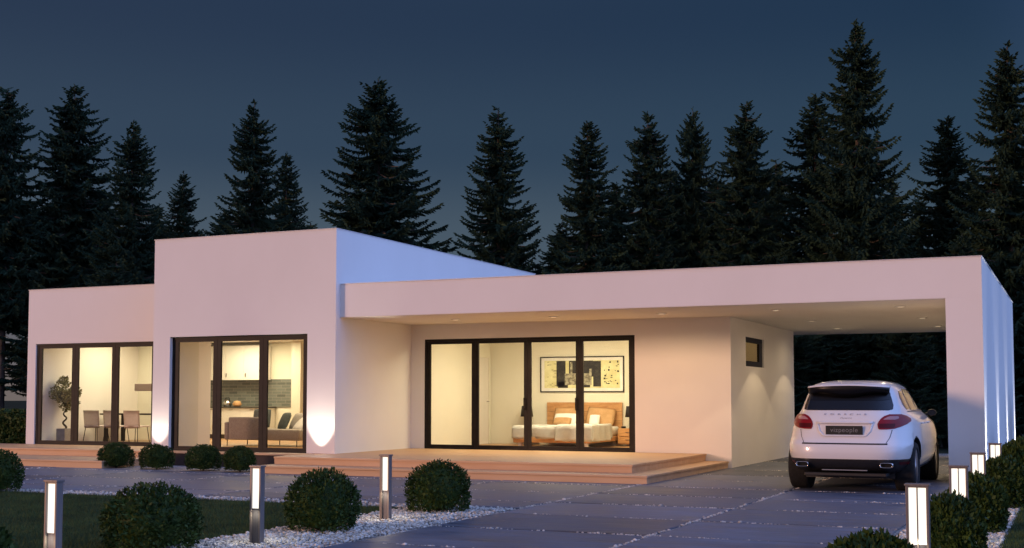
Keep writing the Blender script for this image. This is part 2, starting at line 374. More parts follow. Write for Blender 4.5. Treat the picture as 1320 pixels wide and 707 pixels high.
bmo('bedroom_wall', B((-13.72, 24.832, 0, -13.38, 25.1, 3.063), (-8.40, 24.832, 0, xs, 25.1, 3.063), (-13.38, 24.832, 2.735, -8.40, 25.1, 3.063),
    (-13.38, 24.832, 0, -8.40, 25.1, .26), (-6.46, 25.1, 0, xs, 26.10, 3.063), (-6.46, 27.80, 0, xs, 31.02, 3.063),
    (-6.46, 26.10, 0, xs, 27.80, 2.09), (-6.46, 26.10, 2.72, xs, 27.80, 3.063), (-13.72, 30.77, 0, -6.46, 31.02, 3.063)), M['render'], house)
bmo('canopy', B((-13.717, 21.81, 3.075, -1.376, 32.78, 3.7417)), M['render'], house)
bmo('soffit', B((-13.717, 21.812, 3.065, -1.951, 32.778, 3.074)), M['soffit'], house)
bmo('carport_wall', B((-1.949, 21.81, -.01, -1.376, 32.78, 3.0745)), M['render'], house)
# thin dark flashing along the roof edges
fb = bmesh.new()
for x0, y0, x1, y1, z in ((-18.41, 21.64, -13.705, 31.97, Zt), (-23.725, 23.275, -18.41, 30.01, 4.092), (-13.70, 21.797, -1.363, 32.79, 3.7417)):
    box(fb, x0, y0, z+.001, x1, y1, z+.014)
bmo('roof_flashing', fb, M['flash'], house)
# small shadow gap under the canopy where the soffit meets the walls
for b_ in ((-13.70, 25.1, .28, -13.42, 28.4, 3.063), (-13.42, 28.402, .28, -7.9, 28.6, 3.063), (-8.15, 25.1, .28, -7.9, 28.40, 3.063), (-8.15, 28.602, .28, -7.9, 30.76, 3.063), (-7.898, 30.60, .28, -6.462, 30.768, 3.063),
    (-23.448, 27.0, .28, -21.6, 27.15, 2.998), (-13.97+-.02, 21.96, .28, -13.972, 29.3, 2.998),
    (-23.44, 29.42, .28, -14.0, 29.69, 2.998), (-19.80, 29.0, .28, -19.5, 29.418, 2.998), (-18.148, 21.96, .28, -18.12, 22.87, 2.998)): bmo('interior_wall', B(b_), M['inner'], house)
bmo('interior_floor', B((-23.44, 23.6, .1, -13.99, 29.69, .283), (-18.33, 22.88, .1, -13.99, 23.598, .283), (-18.12, 21.96, .1, -13.99, 22.878, .283), (-13.41, 25.11, .1, -6.61, 30.76, .283)), M['oakfloor'], house)
dr = bmo('interior_door', B((-13.419, 27.45, .285, -13.405, 28.25, 2.42)), M['soffit'], house)
bmo('door_frame', B((-13.419, 27.38, .285, -13.385, 27.445, 2.49), (-13.419, 28.255, .285, -13.385, 28.32, 2.49), (-13.419, 27.446, 2.425, -13.385, 28.254, 2.49)), M['inner'], dr)
hb = bmesh.new(); tube(hb, [(-13.40, 28.17, 1.33), (-13.35, 28.17, 1.33), (-13.35, 28.05, 1.33)], .009); bmo('handle', hb, M['steel'], dr)

def window(name, x0, x1, z0, z1, y, mull, parent, dep=.07, fr=.055, ws=.10):
    """mull: centres of the sash joints; frame set in the plane y..y+dep"""
    bm = bmesh.new()
    box(bm, x0, y, z1-fr, x1, y+dep, z1); box(bm, x0, y, z0, x1, y+dep, z0+fr)
    box(bm, x0, y, z0+fr, x0+fr, y+dep, z1-fr); box(bm, x1-fr, y, z0+fr, x1, y+dep, z1-fr)
    f = bmo(name, bm, M['alu'], parent)
    edges = [x0+fr] + mull + [x1-fr]
    for i, (a, b) in enumerate(zip(edges, edges[1:])):
        s = bmesh.new(); a2, b2 = a+.003, b-.003; za, zb = z0+fr+.002, z1-fr-.002; yy = y+.012
        box(s, a2, yy, za, a2+ws, yy+.045, zb); box(s, b2-ws, yy, za, b2, yy+.045, zb)
        box(s, a2+ws, yy, zb-.055, b2-ws, yy+.045, zb); box(s, a2+ws, yy, za, b2-ws, yy+.045, za+.06)
        bmo('sash', s, M['alu'], f)
        bmo('pane', B((a2+ws+.001, yy+.018, za+.061, b2-ws-.001, yy+.026, zb-.056)), M['glass'], f)
    return f
window('window', -17.94, -14.40, .262, 2.738, 21.74, [-16.75, -15.56], house)
window('window', -23.448, -18.602, .262, 2.748, 23.33, [-22.22, -20.97, -19.76], house)
window('window', -13.38, -8.40, .262, 2.733, 24.85, [-12.125, -10.86, -9.65], house, ws=.082)
f = bmo('side_window', B((-6.45, 26.10, 2.61, -6.40, 27.80, 2.72), (-6.45, 26.10, 2.09, -6.40, 27.80, 2.21), (-6.45, 26.10, 2.21, -6.40, 26.17, 2.61), (-6.45, 27.50, 2.21, -6.40, 27.80, 2.61)), M['alu'], house)
bmo('pane', B((-6.435, 26.17, 2.21, -6.425, 27.50, 2.61)), M['glass'], f)
for x in (-16.05, -11.0, -9.8): # door pulls
    yy = 21.72 if x < -14 else 24.835
    if x == -16.05: continue
    hb = bmesh.new(); box(hb, x+.065, yy-.03, 1.15, x+.085, yy-.012, 1.42, bev=.003); box(hb, x+.068, yy-.014, 1.17, x+.082, yy+.03, 1.19); box(hb, x+.068, yy-.014, 1.38, x+.082, yy+.03, 1.40)
    bmo('door_handle', hb, M['alu'], house)

# downlights
DL = [(-11.82, 23.3), (-9.6, 23.3), (-7.33, 23.3), (-5.1, 23.3), (-2.85, 23.3), (-5.1, 26.8), (-2.85, 26.8), (-5.1, 29.9), (-2.85, 29.9)]
DLAB = ['first downlight from the left in the veranda ceiling', 'second downlight from the left in the veranda ceiling', 'third downlight from the left, near the wall corner',
        'downlight at the front left of the carport ceiling', 'downlight at the front right of the carport ceiling', 'middle left downlight in the carport ceiling',
        'middle right downlight in the carport ceiling', 'rear left downlight in the carport ceiling', 'rear right downlight in the carport ceiling']
for i, (x, y) in enumerate(DL):
    t = tag(empty('ceiling_spotlight', (x, y, 3.065)), 'small round recessed '+DLAB[i], 'downlight', 'recessed downlights in the soffit')
    bm = bmesh.new(); lathe(bm, [(.10, -.001), (.098, -.016), (.070, -.018), (.062, -.001)], 28)
    bmo('trim_ring', bm, M['soffit'], t, True)
    bm = bmesh.new(); lathe(bm, [(.0001, -.021), (.050, -.020), (.0605, -.012), (.061, -.001)], 20); bmo('lamp_lens', bm, M['lens'], t)
    car = x > -6
    spot('downlight_beam', (0, 0, -.03), (0, 0, -1), (10 if x < -6 else 62), 101, .10, (1, .73, .34) if x < -6 else (1, .76, .46), .025, t)
    spot('downlight_spill', (0, 0, -.035), (0, 0, -1), (44 if x < -6 else 30), 172, .5, (1, .73, .33) if x < -6 else (1, .76, .46), .05, t)

# uplights washing the walls
UL = [((-18.19, 21.40, .0), 'ground spotlight washing the left pier of the tall front', 115, 66), ((-14.04, 21.40, .0), 'ground spotlight washing the right pier of the tall front', 190, 66)]
UL += [((-1.255, y, .03), 'ground spotlight %s along the outer carport wall' % n, 400, 46) for y, n in ((22.0, 'nearest, at the front corner'), (25.62, 'second'), (28.96, 'third'), (32.45, 'farthest'))]
for (x, y, z), lab, pw, cn in UL:
    t = tag(empty('uplight', (x, y, z)), 'small round '+lab, 'uplight', 'uplights along the walls')
    bm = bmesh.new(); lathe(bm, [(.05, -.02), (.05, .012), (.042, .018), (.036, .010)], 24); bmo('housing', bm, M['steel'], t, True)
    bm = bmesh.new(); lathe(bm, [(.0001, .008), (.034, .008)], 20); bmo('lamp_lens', bm, M['uplens'], t)
    tilt = (0, 0, 1) if x < -10 else (-.02, 0, 1)
    spot('uplight_beam', (0, 0, .03), tilt, pw, cn, .55 if x < -10 else .9, (1, .88, .76) if x < -10 else (.95, .95, 1), .02, t)

# ================================================================== interior light (ceiling panels of the lit rooms)
area('kitchen_ceiling_light', (-20.6, 28.0, 2.97), 2.2, .8, 108, (1, .87, .57))
area('living_ceiling_light', (-16.4, 25.2, 2.97), 1.5, 2.4, 92, (1, .80, .50))
area('dining_ceiling_light', (-21.5, 25.4, 2.97), 3.0, 1.4, 108, (1, .87, .57))
area('bedroom_ceiling_light', (-10.2, 25.9, 3.04), 3.2, 1.0, 198, (1, .87, .58))
area('side_room_ceiling_light', (-7.2, 27.8, 3.04), .8, 5.0, 11, (1, .66, .34))

# ================================================================== bedroom
FZ = .283
bed = tag(empty('bed', (-10.88, 27.2, FZ)), 'double bed with oak headboard, white bedding and a throw, in the bedroom', 'bed')
bmo('headboard', B((-.97, 1.12, .15, .97, 1.18, 1.03), bev=.006), M['wood'], bed)
hg = bmesh.new()
for k in range(1, 4): box(hg, -.97, 1.112, .15+.22*k, .97, 1.119, .156+.22*k)
bmo('headboard_groove', hg, M['worktop'], bed)
bmo('bed_frame', B((-.95, -.95, .12, .95, 1.10, .24), bev=.01), M['wood'], bed)
for x in (-.85, .78):
    for y in (-.88, .95): bmo('leg', B((x, y, 0, x+.07, y+.07, .12)), M['white'], bed)
bmo('mattress', B((-.92, -.93, .242, .92, 1.08, .46), bev=.05), M['linen'], bed, True)
def drape(w_, x0, x1, y0, y1, ztop, drop, wave, ph):
    bm = bmesh.new(); nx, ny = 56, 30; g = []
    tot = (x1-x0)+2*drop
    for i in range(nx+1):
        s = i/nx*tot - drop; row = []
        for j in range(ny+1):
            t = j/ny*(y1-y0+drop)-drop
            X = min(max(s, 0), x1-x0)+x0; z = ztop; yy = y0+max(t, 0)
            if s < 0: z -= -s; X = x0-.02-.03*math.sin(t*wave+ph)*(-s/drop)
            if s > x1-x0: z -= s-(x1-x0); X = x1+.02+.035*math.sin(t*wave*1.2+ph)*((s-(x1-x0))/drop)
            if t < 0: z = min(z, ztop+t) ; yy = y0-.02-.03*math.sin(s*wave+ph)*(-t/drop)
            z += .008*math.sin(s*7+ph)*math.sin(t*6)
            row.append(bm.verts.new((X, yy, max(z, ztop-drop-.02*math.sin(s*5+t*3)))))
        g.append(row)
    for i in range(nx):
        for j in range(ny): bm.faces.new((g[i][j], g[i+1][j], g[i+1][j+1], g[i][j+1]))
    bmesh.ops.solidify(bm, geom=bm.faces[:], thickness=.02)
    return bm
bmo('blanket', drape(0, -.95, .95, -.95, .45, .50, .30, 9, .4), M['linen'], bed, True)
bmo('throw', drape(0, .15, .985, -.99, .30, .535, .38, 14, 1.4), M['linen'], bed, True)
def pillow(w_, d_, h_):
    bm = bmesh.new(); nx, ny = 14, 10
    for sgn in (1, -1):
        g = [[bm.verts.new(((i/nx-.5)*w_*(1-.05*abs(2*j/ny-1)**2), (j/ny-.5)*d_*(1-.05*abs(2*i/nx-1)**2), sgn*h_/2*(max(0, 1-(2*i/nx-1)**4)*max(0, 1-(2*j/ny-1)**4))**.5)) for j in range(ny+1)] for i in range(nx+1)]
        for i in range(nx):
            for j in range(ny): bm.faces.new((g[i][j], g[i+1][j], g[i+1][j+1], g[i][j+1])[::sgn])
    bmesh.ops.remove_doubles(bm, verts=bm.verts, dist=1e-4); return bm
def put(o, loc, rot): o.location = loc; o.rotation_euler = rot; return o
for lab, mm, dx, dy, dz, w_, d_, ax, gy in (('large tan pillow leaning on the left of the headboard', 'pillow', -.38, .98, .71, .72, .48, 68, 0),
      ('large tan pillow leaning on the right of the headboard', 'pillow', .48, .98, .71, .72, .48, 68, .10),
      ('white pillow standing in front of the left tan pillow', 'linen', -.35, .80, .64, .62, .36, 60, 0),
      ('small brown cushion lying against the white pillow', 'pillow', -.38, .66, .60, .46, .22, 55, 0),
      ('small white pillow propped upright on the right of the bed', 'linen', .40, .78, .63, .26, .30, 66, 0)):
    o = bmo('pillow', pillow(w_, d_, .15), M[mm], None, True)
    put(o, (-10.88+dx, 27.2+dy, FZ+dz-.03), (R(ax), gy, 0)); tag(o, lab, 'pillow', 'pillows on the bed')
pic = tag(empty('picture', (-10.96, 28.40, 1.995)), 'wide framed abstract picture in black and cream above the bed', 'picture')
pb = bmesh.new(); hw, hh = 1.09, .435
for b_ in ((-hw, -.035, hh-.025, hw, -.002, hh), (-hw, -.035, -hh, hw, -.002, -hh+.025), (-hw, -.035, -hh+.025, -hw+.025, -.002, hh-.025), (hw-.025, -.035, -hh+.025, hw, -.002, hh-.025)): box(pb, *b_)
bmo('frame', pb, M['shade'], pic)
bmo('mat_board', B((-hw+.025, -.012, -hh+.025, hw-.025, -.004, hh-.025)), M['linen'], pic)
ab = bmesh.new(); rr = random.Random(4); box(ab, -.98, -.0165, -.335, .98, -.013, .335, mi=0)
for (x0, z0, x1, z1) in ((-.66, -.30, -.42, .33), (-.33, -.06, .30, .33), (.30, -.30, .50, .32), (-.12, -.32, .22, -.22), (-.62, -.33, -.36, -.18)): box(ab, x0, -.0195, z0, x1, -.0168, z1, mi=1)
for k in range(26):
    x, z = rr.uniform(.56, .95), rr.uniform(-.3, .3); box(ab, x, -.0195, z, x+rr.uniform(.008, .05), -.0168, z+rr.uniform(.01, .05), mi=1)
for k in range(16):
    x, z = rr.uniform(-.97, -.7), rr.uniform(-.32, .3); box(ab, x, -.0195, z, x+rr.uniform(.03, .12), -.0168, z+rr.uniform(.004, .012), mi=1)
for b_ in ((-.44, -.021, -.26, .26, -.0197, .02), (-.30, -.0205, .021, -.24, -.0197, .30), (.20, -.0205, .021, .26, -.0197, .13)): box(ab, *b_, mi=2)
bmo('artwork', ab, [M['canvas'], M['ink'], M['artmid']], pic)
for lab, x in (('oak bedside table left of the bed, mostly behind the mullion', -12.30), ('oak bedside table with two drawers right of the bed', -9.60)):
    t = tag(empty('bedside_table', (x, 28.1, FZ)), lab, 'bedside table', 'bedside tables')
    bmo('cabinet', B((-.26, -.22, .05, .26, .22, .42), bev=.006), M['wood'], t)
    for z in (.07, .245):
        d_ = bmo('drawer', B((-.245, -.235, z, .245, -.222, z+.155)), M['wood'], t); bmo('drawer_handle', B((-.06, -.25, z+.08, .06, -.236, z+.09)), M['steel'], d_)
    lp = tag(empty('table_lamp', (x, 28.12, FZ+.42)), 'bedside lamp with black shade '+('left' if x < -11 else 'right')+' of the bed', 'lamp', 'bedside lamps')
    bm = bmesh.new(); lathe(bm, [(.07, 0), (.07, .015), (.015, .025), (.012, .28)], 20); bmo('stem', bm, M['steel'], lp, True)
    bm = bmesh.new(); lathe(bm, [(.155, .26), (.125, .52), (.12, .52), (.15, .26)], 28); bmo('lamp_shade', bm, M['shade'], lp, True)
o = bmo('alarm_clock', B((-.05, -.03, 0, .05, .03, .05), bev=.008), M['gloss']); o.location = (-9.74, 27.95, FZ+.422); tag(o, 'small dark clock on the right bedside table', 'clock')

# ================================================================== kitchen and living room
kit = tag(empty('kitchen_unit', (0, 0, 0)), 'pale kitchen wall units over slate tiles and white base cabinets', 'kitchen')
bmo('tiled_splashback', B((-23.4, 29.395, 1.16, -20.02, 29.418, 1.95)), M['tile'], kit)
bmo('worktop', B((-23.4, 28.72, 1.14, -20.55, 29.39, 1.18), bev=.004), M['worktop'], kit)
bmo('plinth', B((-23.4, 28.85, .285, -20.6, 29.39, .40)), M['worktop'], kit)
for k in range(4):
    x0 = -23.4+.70*k; d_ = bmo('base_cabinet', B((x0+.003, 28.76, .402, x0+.697, 29.39, 1.138)), M['white'], kit)
    bmo('handle', B((x0+.30, 28.74, 1.09, x0+.42, 28.755, 1.10)), M['steel'], d_)
for k in range(4):
    x0 = -23.4+.66*k; d_ = bmo('wall_cabinet', B((x0+.003, 29.02, 1.93, x0+.657, 29.39, 2.90), bev=.004), M['white'], kit)
    bmo('handle', B((x0+.055, 28.995, 2.02, x0+.075, 29.018, 2.12)), M['steel'], d_)
o = tag(empty('kettle', (-21.95, 29.0, 1.18)), 'rounded dark and chrome kettle on the kitchen worktop', 'kettle')
bm = bmesh.new(); lathe(bm, [(.10, 0), (.13, .05), (.12, .13), (.07, .19), (.0001, .20)], 24); bmo('body', bm, M['chrome'], o, True)
bm = bmesh.new(); tube(bm, [(-.09, 0, .15), (-.05, 0, .25), (.05, 0, .25), (.09, 0, .15)], .012); bmo('handle', bm, M['gloss'], o, True)
o = tag(empty('bread_basket', (-21.60, 28.98, 1.18)), 'round basket of bread on the kitchen worktop', 'basket')
bm = bmesh.new(); lathe(bm, [(.09, 0), (.14, .08), (.13, .08), (.08, .01)], 24); bmo('basket', bm, M['wood'], o, True)
bm = bmesh.new(); lathe(bm, [(.10, .05), (.12, .09), (.09, .15), (.0001, .17)], 20); bmo('bread', bm, M['pillow'], o, True)

sofa = tag(empty('sofa', (-17.5, 24.9, FZ)), 'low grey sofa on thin metal legs, seen from behind, in the living room', 'sofa')
bmo('backrest', B((-1.0, -.42, .14, -.02, -.22, .68), bev=.03), M['greycl'], sofa, True)
bmo('seat', B((-1.0, -.22, .14, 1.02, .50, .40), (-.02, -.42, .14, 1.02, -.22, .40), bev=.03), M['palecl'], sofa, True)
bmo('armrest', B((-1.12, -.42, .14, -1.0, .50, .56), bev=.03), M['greycl'], sofa, True)
for x in (-1.05, -.1, .93):
    for y in (-.38, .42): bm = bmesh.new(); tube(bm, [(x, y, 0), (x, y, .15)], .011); bmo('leg', bm, M['alu'], sofa)
for lab, mm, x, y, z, rx, rz in (('slate green cushion leaning on the sofa seat', 'greencl', -17.32, 25.1, .86, 66, -35), ('pale grey cushion propped at the right of the sofa', 'palecl', -17.0, 25.2, .86, 60, -20),
      ('white cushion lying in front of the pale grey one', 'linen', -16.8, 25.05, .80, 48, -30), ('dark cushion showing above the sofa back', 'greencl', -17.9, 25.0, .93, 80, 10)):
    o = bmo('cushion', pillow(.46, .46, .14), M[mm], None, True); put(o, (x, y, z), (R(rx), 0, R(rz))); tag(o, lab, 'cushion', 'cushions on the sofa')
st = tag(empty('side_table', (-16.05, 25.0, FZ)), 'small dark side table at the right end of the sofa', 'side table')
bmo('tabletop', B((-.22, -.22, .40, .22, .22, .425), bev=.004), M['alu'], st)
for x in (-.2, .18):
    for y in (-.2, .18): bmo('leg', B((x, y, 0, x+.02, y+.02, .40)), M['alu'], st)
lp = tag(empty('table_lamp', (-16.05, 25.0, FZ+.425)), 'table lamp with taupe shade on the living room side table', 'lamp')
bm = bmesh.new(); lathe(bm, [(.06, 0), (.065, .12), (.02, .16), (.012, .20)], 20); bmo('base', bm, M['shade'], lp, True)
bm = bmesh.new(); lathe(bm, [(.13, .18), (.11, .36), (.105, .36), (.125, .18)], 28); bmo('lamp_shade', bm, M['shade2'], lp, True)

# ================================================================== dining corner
tb = tag(empty('dining_table', (-22.2, 25.75, FZ)), 'long dark wood dining table behind the grey chairs', 'table')
bmo('tabletop', B((-1.05, -.42, .70, 1.15, .42, .735), bev=.004), M['alu'], tb)
for x in (-.95, 1.0):
    for y in (-.36, .28): bmo('leg', B((x, y, 0, x+.08, y+.08, .70)), M['shade'], tb)
for k, lab in enumerate(('leftmost grey dining chair, beside the table leg', 'middle grey dining chair, half behind the window mullion', 'rightmost grey dining chair at the long table')):
    ch = tag(empty('dining_chair', (-23.03+.655*k, 24.98, FZ)), lab, 'chair', 'dining chairs')
    bm = bmesh.new(); n = 10; g = []
    for i in range(n+1):
        x = (i/n-.5)*.50; cv = .05*(2*i/n-1)**2
        g.append([bm.verts.new((x*(1+.04*t), -.20+cv-.05*t, .37+.45*t)) for t in (0, .25, .5, .75, 1)])
    for i in range(n):
        for j in range(4): bm.faces.new((g[i][j], g[i+1][j], g[i+1][j+1], g[i][j+1]))
    bmesh.ops.solidify(bm, geom=bm.faces[:], thickness=.025); bmo('backrest', bm, M['chair'], ch, True)
    bmo('seat', B((-.23, -.20, .40, .23, .24, .44), bev=.012), M['chair'], ch)
    for x in (-.21, .21):
        for y in (-.19, .21):
            bm = bmesh.new(); tube(bm, [(x*.9, y*.9, .40), (x*1.12, y*1.1, 0)], .009); bmo('leg', bm, M['alu'], ch)
pl = tag(empty('pendant_lamp', (-21.75, 25.75, 1.60)), 'rectangular taupe pendant lamp hanging over the dining table', 'lamp')
bmo('lamp_shade', B((-.62, -.12, .0, .62, .12, .19), bev=.01), M['shade2'], pl)
for x in (-.02, .4): bm = bmesh.new(); tube(bm, [(x, 0, .19), (x, 0, 1.395)], .004, 6); bmo('cord', bm, M['alu'], pl)
vz = tag(empty('vase', (-21.72, 25.6, FZ+.735)), 'small dark vase with a sprig on the dining table', 'vase')
bm = bmesh.new(); lathe(bm, [(.03, 0), (.05, .05), (.02, .12), (.025, .14)], 16); bmo('body', bm, M['gloss'], vz, True)
bm = bmesh.new()
for k in range(6): tube(bm, [(0, 0, .13), (.05*math.cos(k), .05*math.sin(k), .20+.01*k)], [.003, .012], 5)
bmo('sprig', bm, M['ficus'], vz)

def leafcloud(centres, n, size, rr, aspect=.5, flat=0):
    """n small quads spread about centres (cx,cy,cz,r)"""
    v = []; cs = np.array(centres); ix = rr.integers(0, len(cs), n); d = rr.normal(0, 1, (n, 3)); d /= np.linalg.norm(d, axis=1)[:, None]
    p = cs[ix, :3]+d*(cs[ix, 3]*rr.uniform(.45, 1.05, n)**.6)[:, None]
    a = rr.normal(0, 1, (n, 3)); a /= np.linalg.norm(a, axis=1)[:, None]; b = np.cross(a, rr.normal(0, 1, (n, 3))); b /= np.linalg.norm(b, axis=1)[:, None]
    s = size*rr.uniform(.6, 1.3, (n, 1)); a *= s; b *= s*aspect
    v = np.stack([p-a*.5, p+b*.5, p+a*.5, p-b*.5], 1)
    return v.reshape(-1, 3), np.arange(4*n).reshape(-1, 4)
pt = tag(empty('potted_tree', (-23.13, 23.98, FZ)), 'indoor tree with a twisted trunk in a square grey planter, far left window', 'potted plant')
bm = bmesh.new(); box(bm, -.14, -.14, 0, .14, .14, .37, bev=.008); box(bm, -.12, -.12, .371, .12, .12, .374); bmo('planter', bm, M['pot'], pt)
bm = bmesh.new(); pts = [(.03*math.sin(a*1.0)*(1+.6*(k < 14)), .03*math.cos(a), .36+.023*k) for k in range(24) for a in (k*.62,)]
tube(bm, pts, [.028-.0006*k for k in range(24)], 8)
tops = []
for k in range(9):
    a = k*2.4; e_ = Vector((.22*math.cos(a), .18*math.sin(a), .98+.06*(k % 5)+.1*(k % 2))); tube(bm, [pts[-1], (e_+Vector(pts[-1]))/2+Vector((0, 0, .06)), e_], [.013, .009, .005], 6); tops.append(e_)
bmo('trunk', bm, M['twig'], pt, True)
cs = [(t.x, t.y, t.z+.05*(i % 3), .15) for i, t in enumerate(tops)]+[(-.1, 0, 1.45, .14), (.08, 0, 1.38, .14), (-.16, .05, 1.22, .14), (.15, 0, 1.15, .15), (-.05, 0, 1.58, .10), (.0, 0, .92, .12)]
v, f_ = leafcloud([(a_*1.12, b_*1.12, c_, r_*1.2) for a_, b_, c_, r_ in cs], 2300, .07, np.random.default_rng(2)); npmesh('foliage', v, f_, M['ficus'], pt)

# ================================================================== bollard lamps
def bollard(w_=.158, d_=.075, fin=0., zl=.325):
    t = empty('bollard_lamp'); h = w_/2; e = d_/2
    bm = bmesh.new(); box(bm, -h-.012, -e-.014, 0, h+.012, e+.014, .014, bev=.003); bmo('base_plate', bm, M['steel'], t)
    for s in (-1, 1): bmo('side_plate', B((s*(h-.010)-.010, -e, .014, s*(h-.010)+.010, e, .752), bev=.003), M['steel'], t)
    i = h-.0205
    bmo('lower_housing', B((-i, -e+.016, .014, i, e-.016, zl)), M['steeld'], t)
    bmo('diffuser', B((-i, -e+.018, zl+.001, i, e-.018, .738)), M['diff'], t)
    if fin is not None: bmo('fin', B((fin-.0045, -e-.002, .014, fin+.0045, -e+.0155, .739), (fin-.0045, e-.0155, .014, fin+.0045, e+.002, .739)), M['steel'], t)
    bmo('top_collar', B((-i, -e+.006, .739, i, e-.006, .7515)), M['steel'], t)
    for q_ in (-1, 1): spot('lamp_glow', (0, q_*(e+.02), .36), (0, q_*.45, -1), 4.5, 150, .6, (1, .86, .62), .03, t)
    bmo('cap', B((-h-.008, -e-.008, .7525, h+.008, e+.008, .768), bev=.003), M['steel'], t)
    return t
b0, b1, b2 = bollard(.125, .07, None, .355), bollard(.125, .07, -.034, .355), bollard(.168, .085, 0., .31)
bl = [((-7.3, 7.47), 'leftmost lit bollard lamp, rising from the lawn corner at the left'), ((-7.24, 10.05), 'lit bollard lamp in the gravel left of the round box shrub'),
      ((-7.30, 12.62), 'lit bollard lamp between two round box shrubs before the terrace steps'), ((-1.12, 9.97), 'largest right bollard lamp, nearest, behind the cut-off shrub'),
      ((-1.06, 12.85), 'second bollard lamp on the right, before the carport pier'), ((-1.10, 16.05), 'third bollard lamp on the right, at the pier edge'),
      ((-1.10, 19.55), 'farthest and smallest bollard lamp, against the lit carport side')]
for i, ((x, y), lab) in enumerate(bl):
    o = (b0, None, b1, b2)[i] if i in (0, 2, 3) else copy_tree(b0 if i == 1 else b2)
    o.location = (x, y, -.012 if i else 0); tag(o, 'slim grey metal '+lab if len(lab.split()) < 13 else lab, 'bollard lamp', 'bollard lamps along the gravel')

# ================================================================== shrubs
def shrub_mesh(seed, n=6000, size=.046, flat=.86):
    rr = np.random.default_rng(seed)
    d = rr.normal(0, 1, (n, 3)); d /= np.linalg.norm(d, axis=1)[:, None]
    d = d[d[:, 2] > -.75]; n = len(d)
    lob = rr.normal(0, 1, (26, 3)); lob /= np.linalg.norm(lob, axis=1)[:, None]
    bump = np.max(d@lob.T, axis=1); rad = .5*(.86+.16*np.clip((bump-.7)/.3, 0, 1))
    rad = rad*rr.uniform(.80, 1.03, n)*(1+.06*(rr.uniform(0, 1, n) > .93))
    p = d*rad[:, None]; lowq = p[:, 2] < 0; hx_ = np.hypot(p[:, 0], p[:, 1])+1e-6
    k_ = np.where(lowq, rad*np.sqrt(np.clip(1-.45*(p[:, 2]/.5)**2, .2, 1))/hx_, 1); p[:, :2] *= k_[:, None]; p[:, 2] = p[:, 2]*flat; zmin = -.33
    p[:, 2] = np.where(p[:, 2] < zmin, zmin+rr.uniform(0, .05, n), p[:, 2]); p[:, 2] -= zmin
    a = d+rr.normal(0, .65, (n, 3))+np.array([0, 0, .5]); a /= np.linalg.norm(a, axis=1)[:, None]
    b = np.cross(a, rr.normal(0, 1, (n, 3))); b /= np.linalg.norm(b, axis=1)[:, None]
    s = size*rr.uniform(.6, 1.35, (n, 1)); a *= s; b *= s*.55
    v = np.stack([p-a*.5, p+b*.5, p+a*.55, p-b*.5], 1).reshape(-1, 3)
    return v, np.arange(4*n).reshape(-1, 4)
def shrub(seed, **k):
    t = empty('box_shrub')
    v, f_ = shrub_mesh(seed, **k); npmesh('foliage', v, f_, M['leaf'], t)
    bm = bmesh.new(); bmesh.ops.create_icosphere(bm, subdivisions=3, radius=.365)
    for q in bm.verts: hq = math.hypot(q.co.x, q.co.y)+1e-5; kq = .35/hq*(1-.5*(q.co.z/.4)**2) if q.co.z < 0 and hq > .1 else 1; q.co = Vector((q.co.x*kq, q.co.y*kq, max(q.co.z*.86, -.33)+.33))*(1+random.uniform(-.04, .04))
    bmo('inner_growth', bm, M['leaf'], t)
    bm = bmesh.new(); tube(bm, [(0, 0, -.02), (0, 0, .12)], [.03, .025], 8); bmo('stem', bm, M['twig'], t)
    return t
protos = [shrub(11), shrub(12), shrub(13), shrub(14, n=6000, size=.066, flat=.9), shrub(15, n=6000, size=.07, flat=.9)]
used = set()
def place_shrub(k, x, y, w_, h_, lab, group, rz=0):
    o = protos[k] if k not in used else copy_tree(protos[k]); used.add(k)
    o.location = (x, y, 0); o.rotation_euler = (0, 0, rz); o.scale = (w_, w_, h_/.775); tag(o, lab, 'shrub', group)
G1, G2, G3 = 'round box shrubs in the left gravel strip', 'round box shrubs in front of the tall house front', 'bushy shrubs along the right gravel strip'
for a in ((0, -7.88, 9.30, .90, .63, 'big round clipped box shrub at the lower left, before the lawn', G1, 0),
          (1, -7.33, 11.35, .80, .66, 'round box shrub beside the second bollard, in white gravel', G1, 1),
          (2, -7.28, 13.9, .83, .65, 'round box shrub right of the middle bollard, before the steps', G1, 2),
          (3, -6.95, 6.2, .80, .64, 'shrub cut off by the lower left corner of the picture', G1, 3),
          (1, -14.95, 14.10, .80, .65, 'round box shrub at the left edge, between lawn and path', G1, 4),
          (0, -17.98, 20.1, .74, .52, 'first round shrub from the left before the terrace, by the steps', G2, 2.2),
          (2, -16.88, 20.03, .70, .51, 'second round shrub from the left, under the left wall light', G2, .6),
          (1, -15.68, 19.98, .72, .51, 'third round shrub from the left, before the tall window', G2, 5),
          (0, -14.80, 19.98, .68, .50, 'rightmost round shrub before the tall window, at the step end', G2, 1.3),
          (4, -1.17, 7.95, .74, .57, 'loose shrub cut off by the bottom edge, left of the nearest bollard', G3, .4),
          (3, -1.0, 11.1, .60, .60, 'bushy shrub right behind the nearest right bollard', G3, 2.1),
          (4, -1.0, 14.2, .62, .60, 'bushy shrub between the second and third right bollards', G3, 3.3),
          (3, -.90, 17.5, .72, .64, 'bushy shrub between the third and farthest right bollards', G3, 4.5),
          (4, -.72, 20.9, .95, .80, 'bushy shrub behind the farthest bollard', G3, 5.1),
          (3, -.25, 23.6, 1.3, 1.05, 'taller dark shrub beside the carport side wall, at the right edge', G3, .9)): place_shrub(*a)

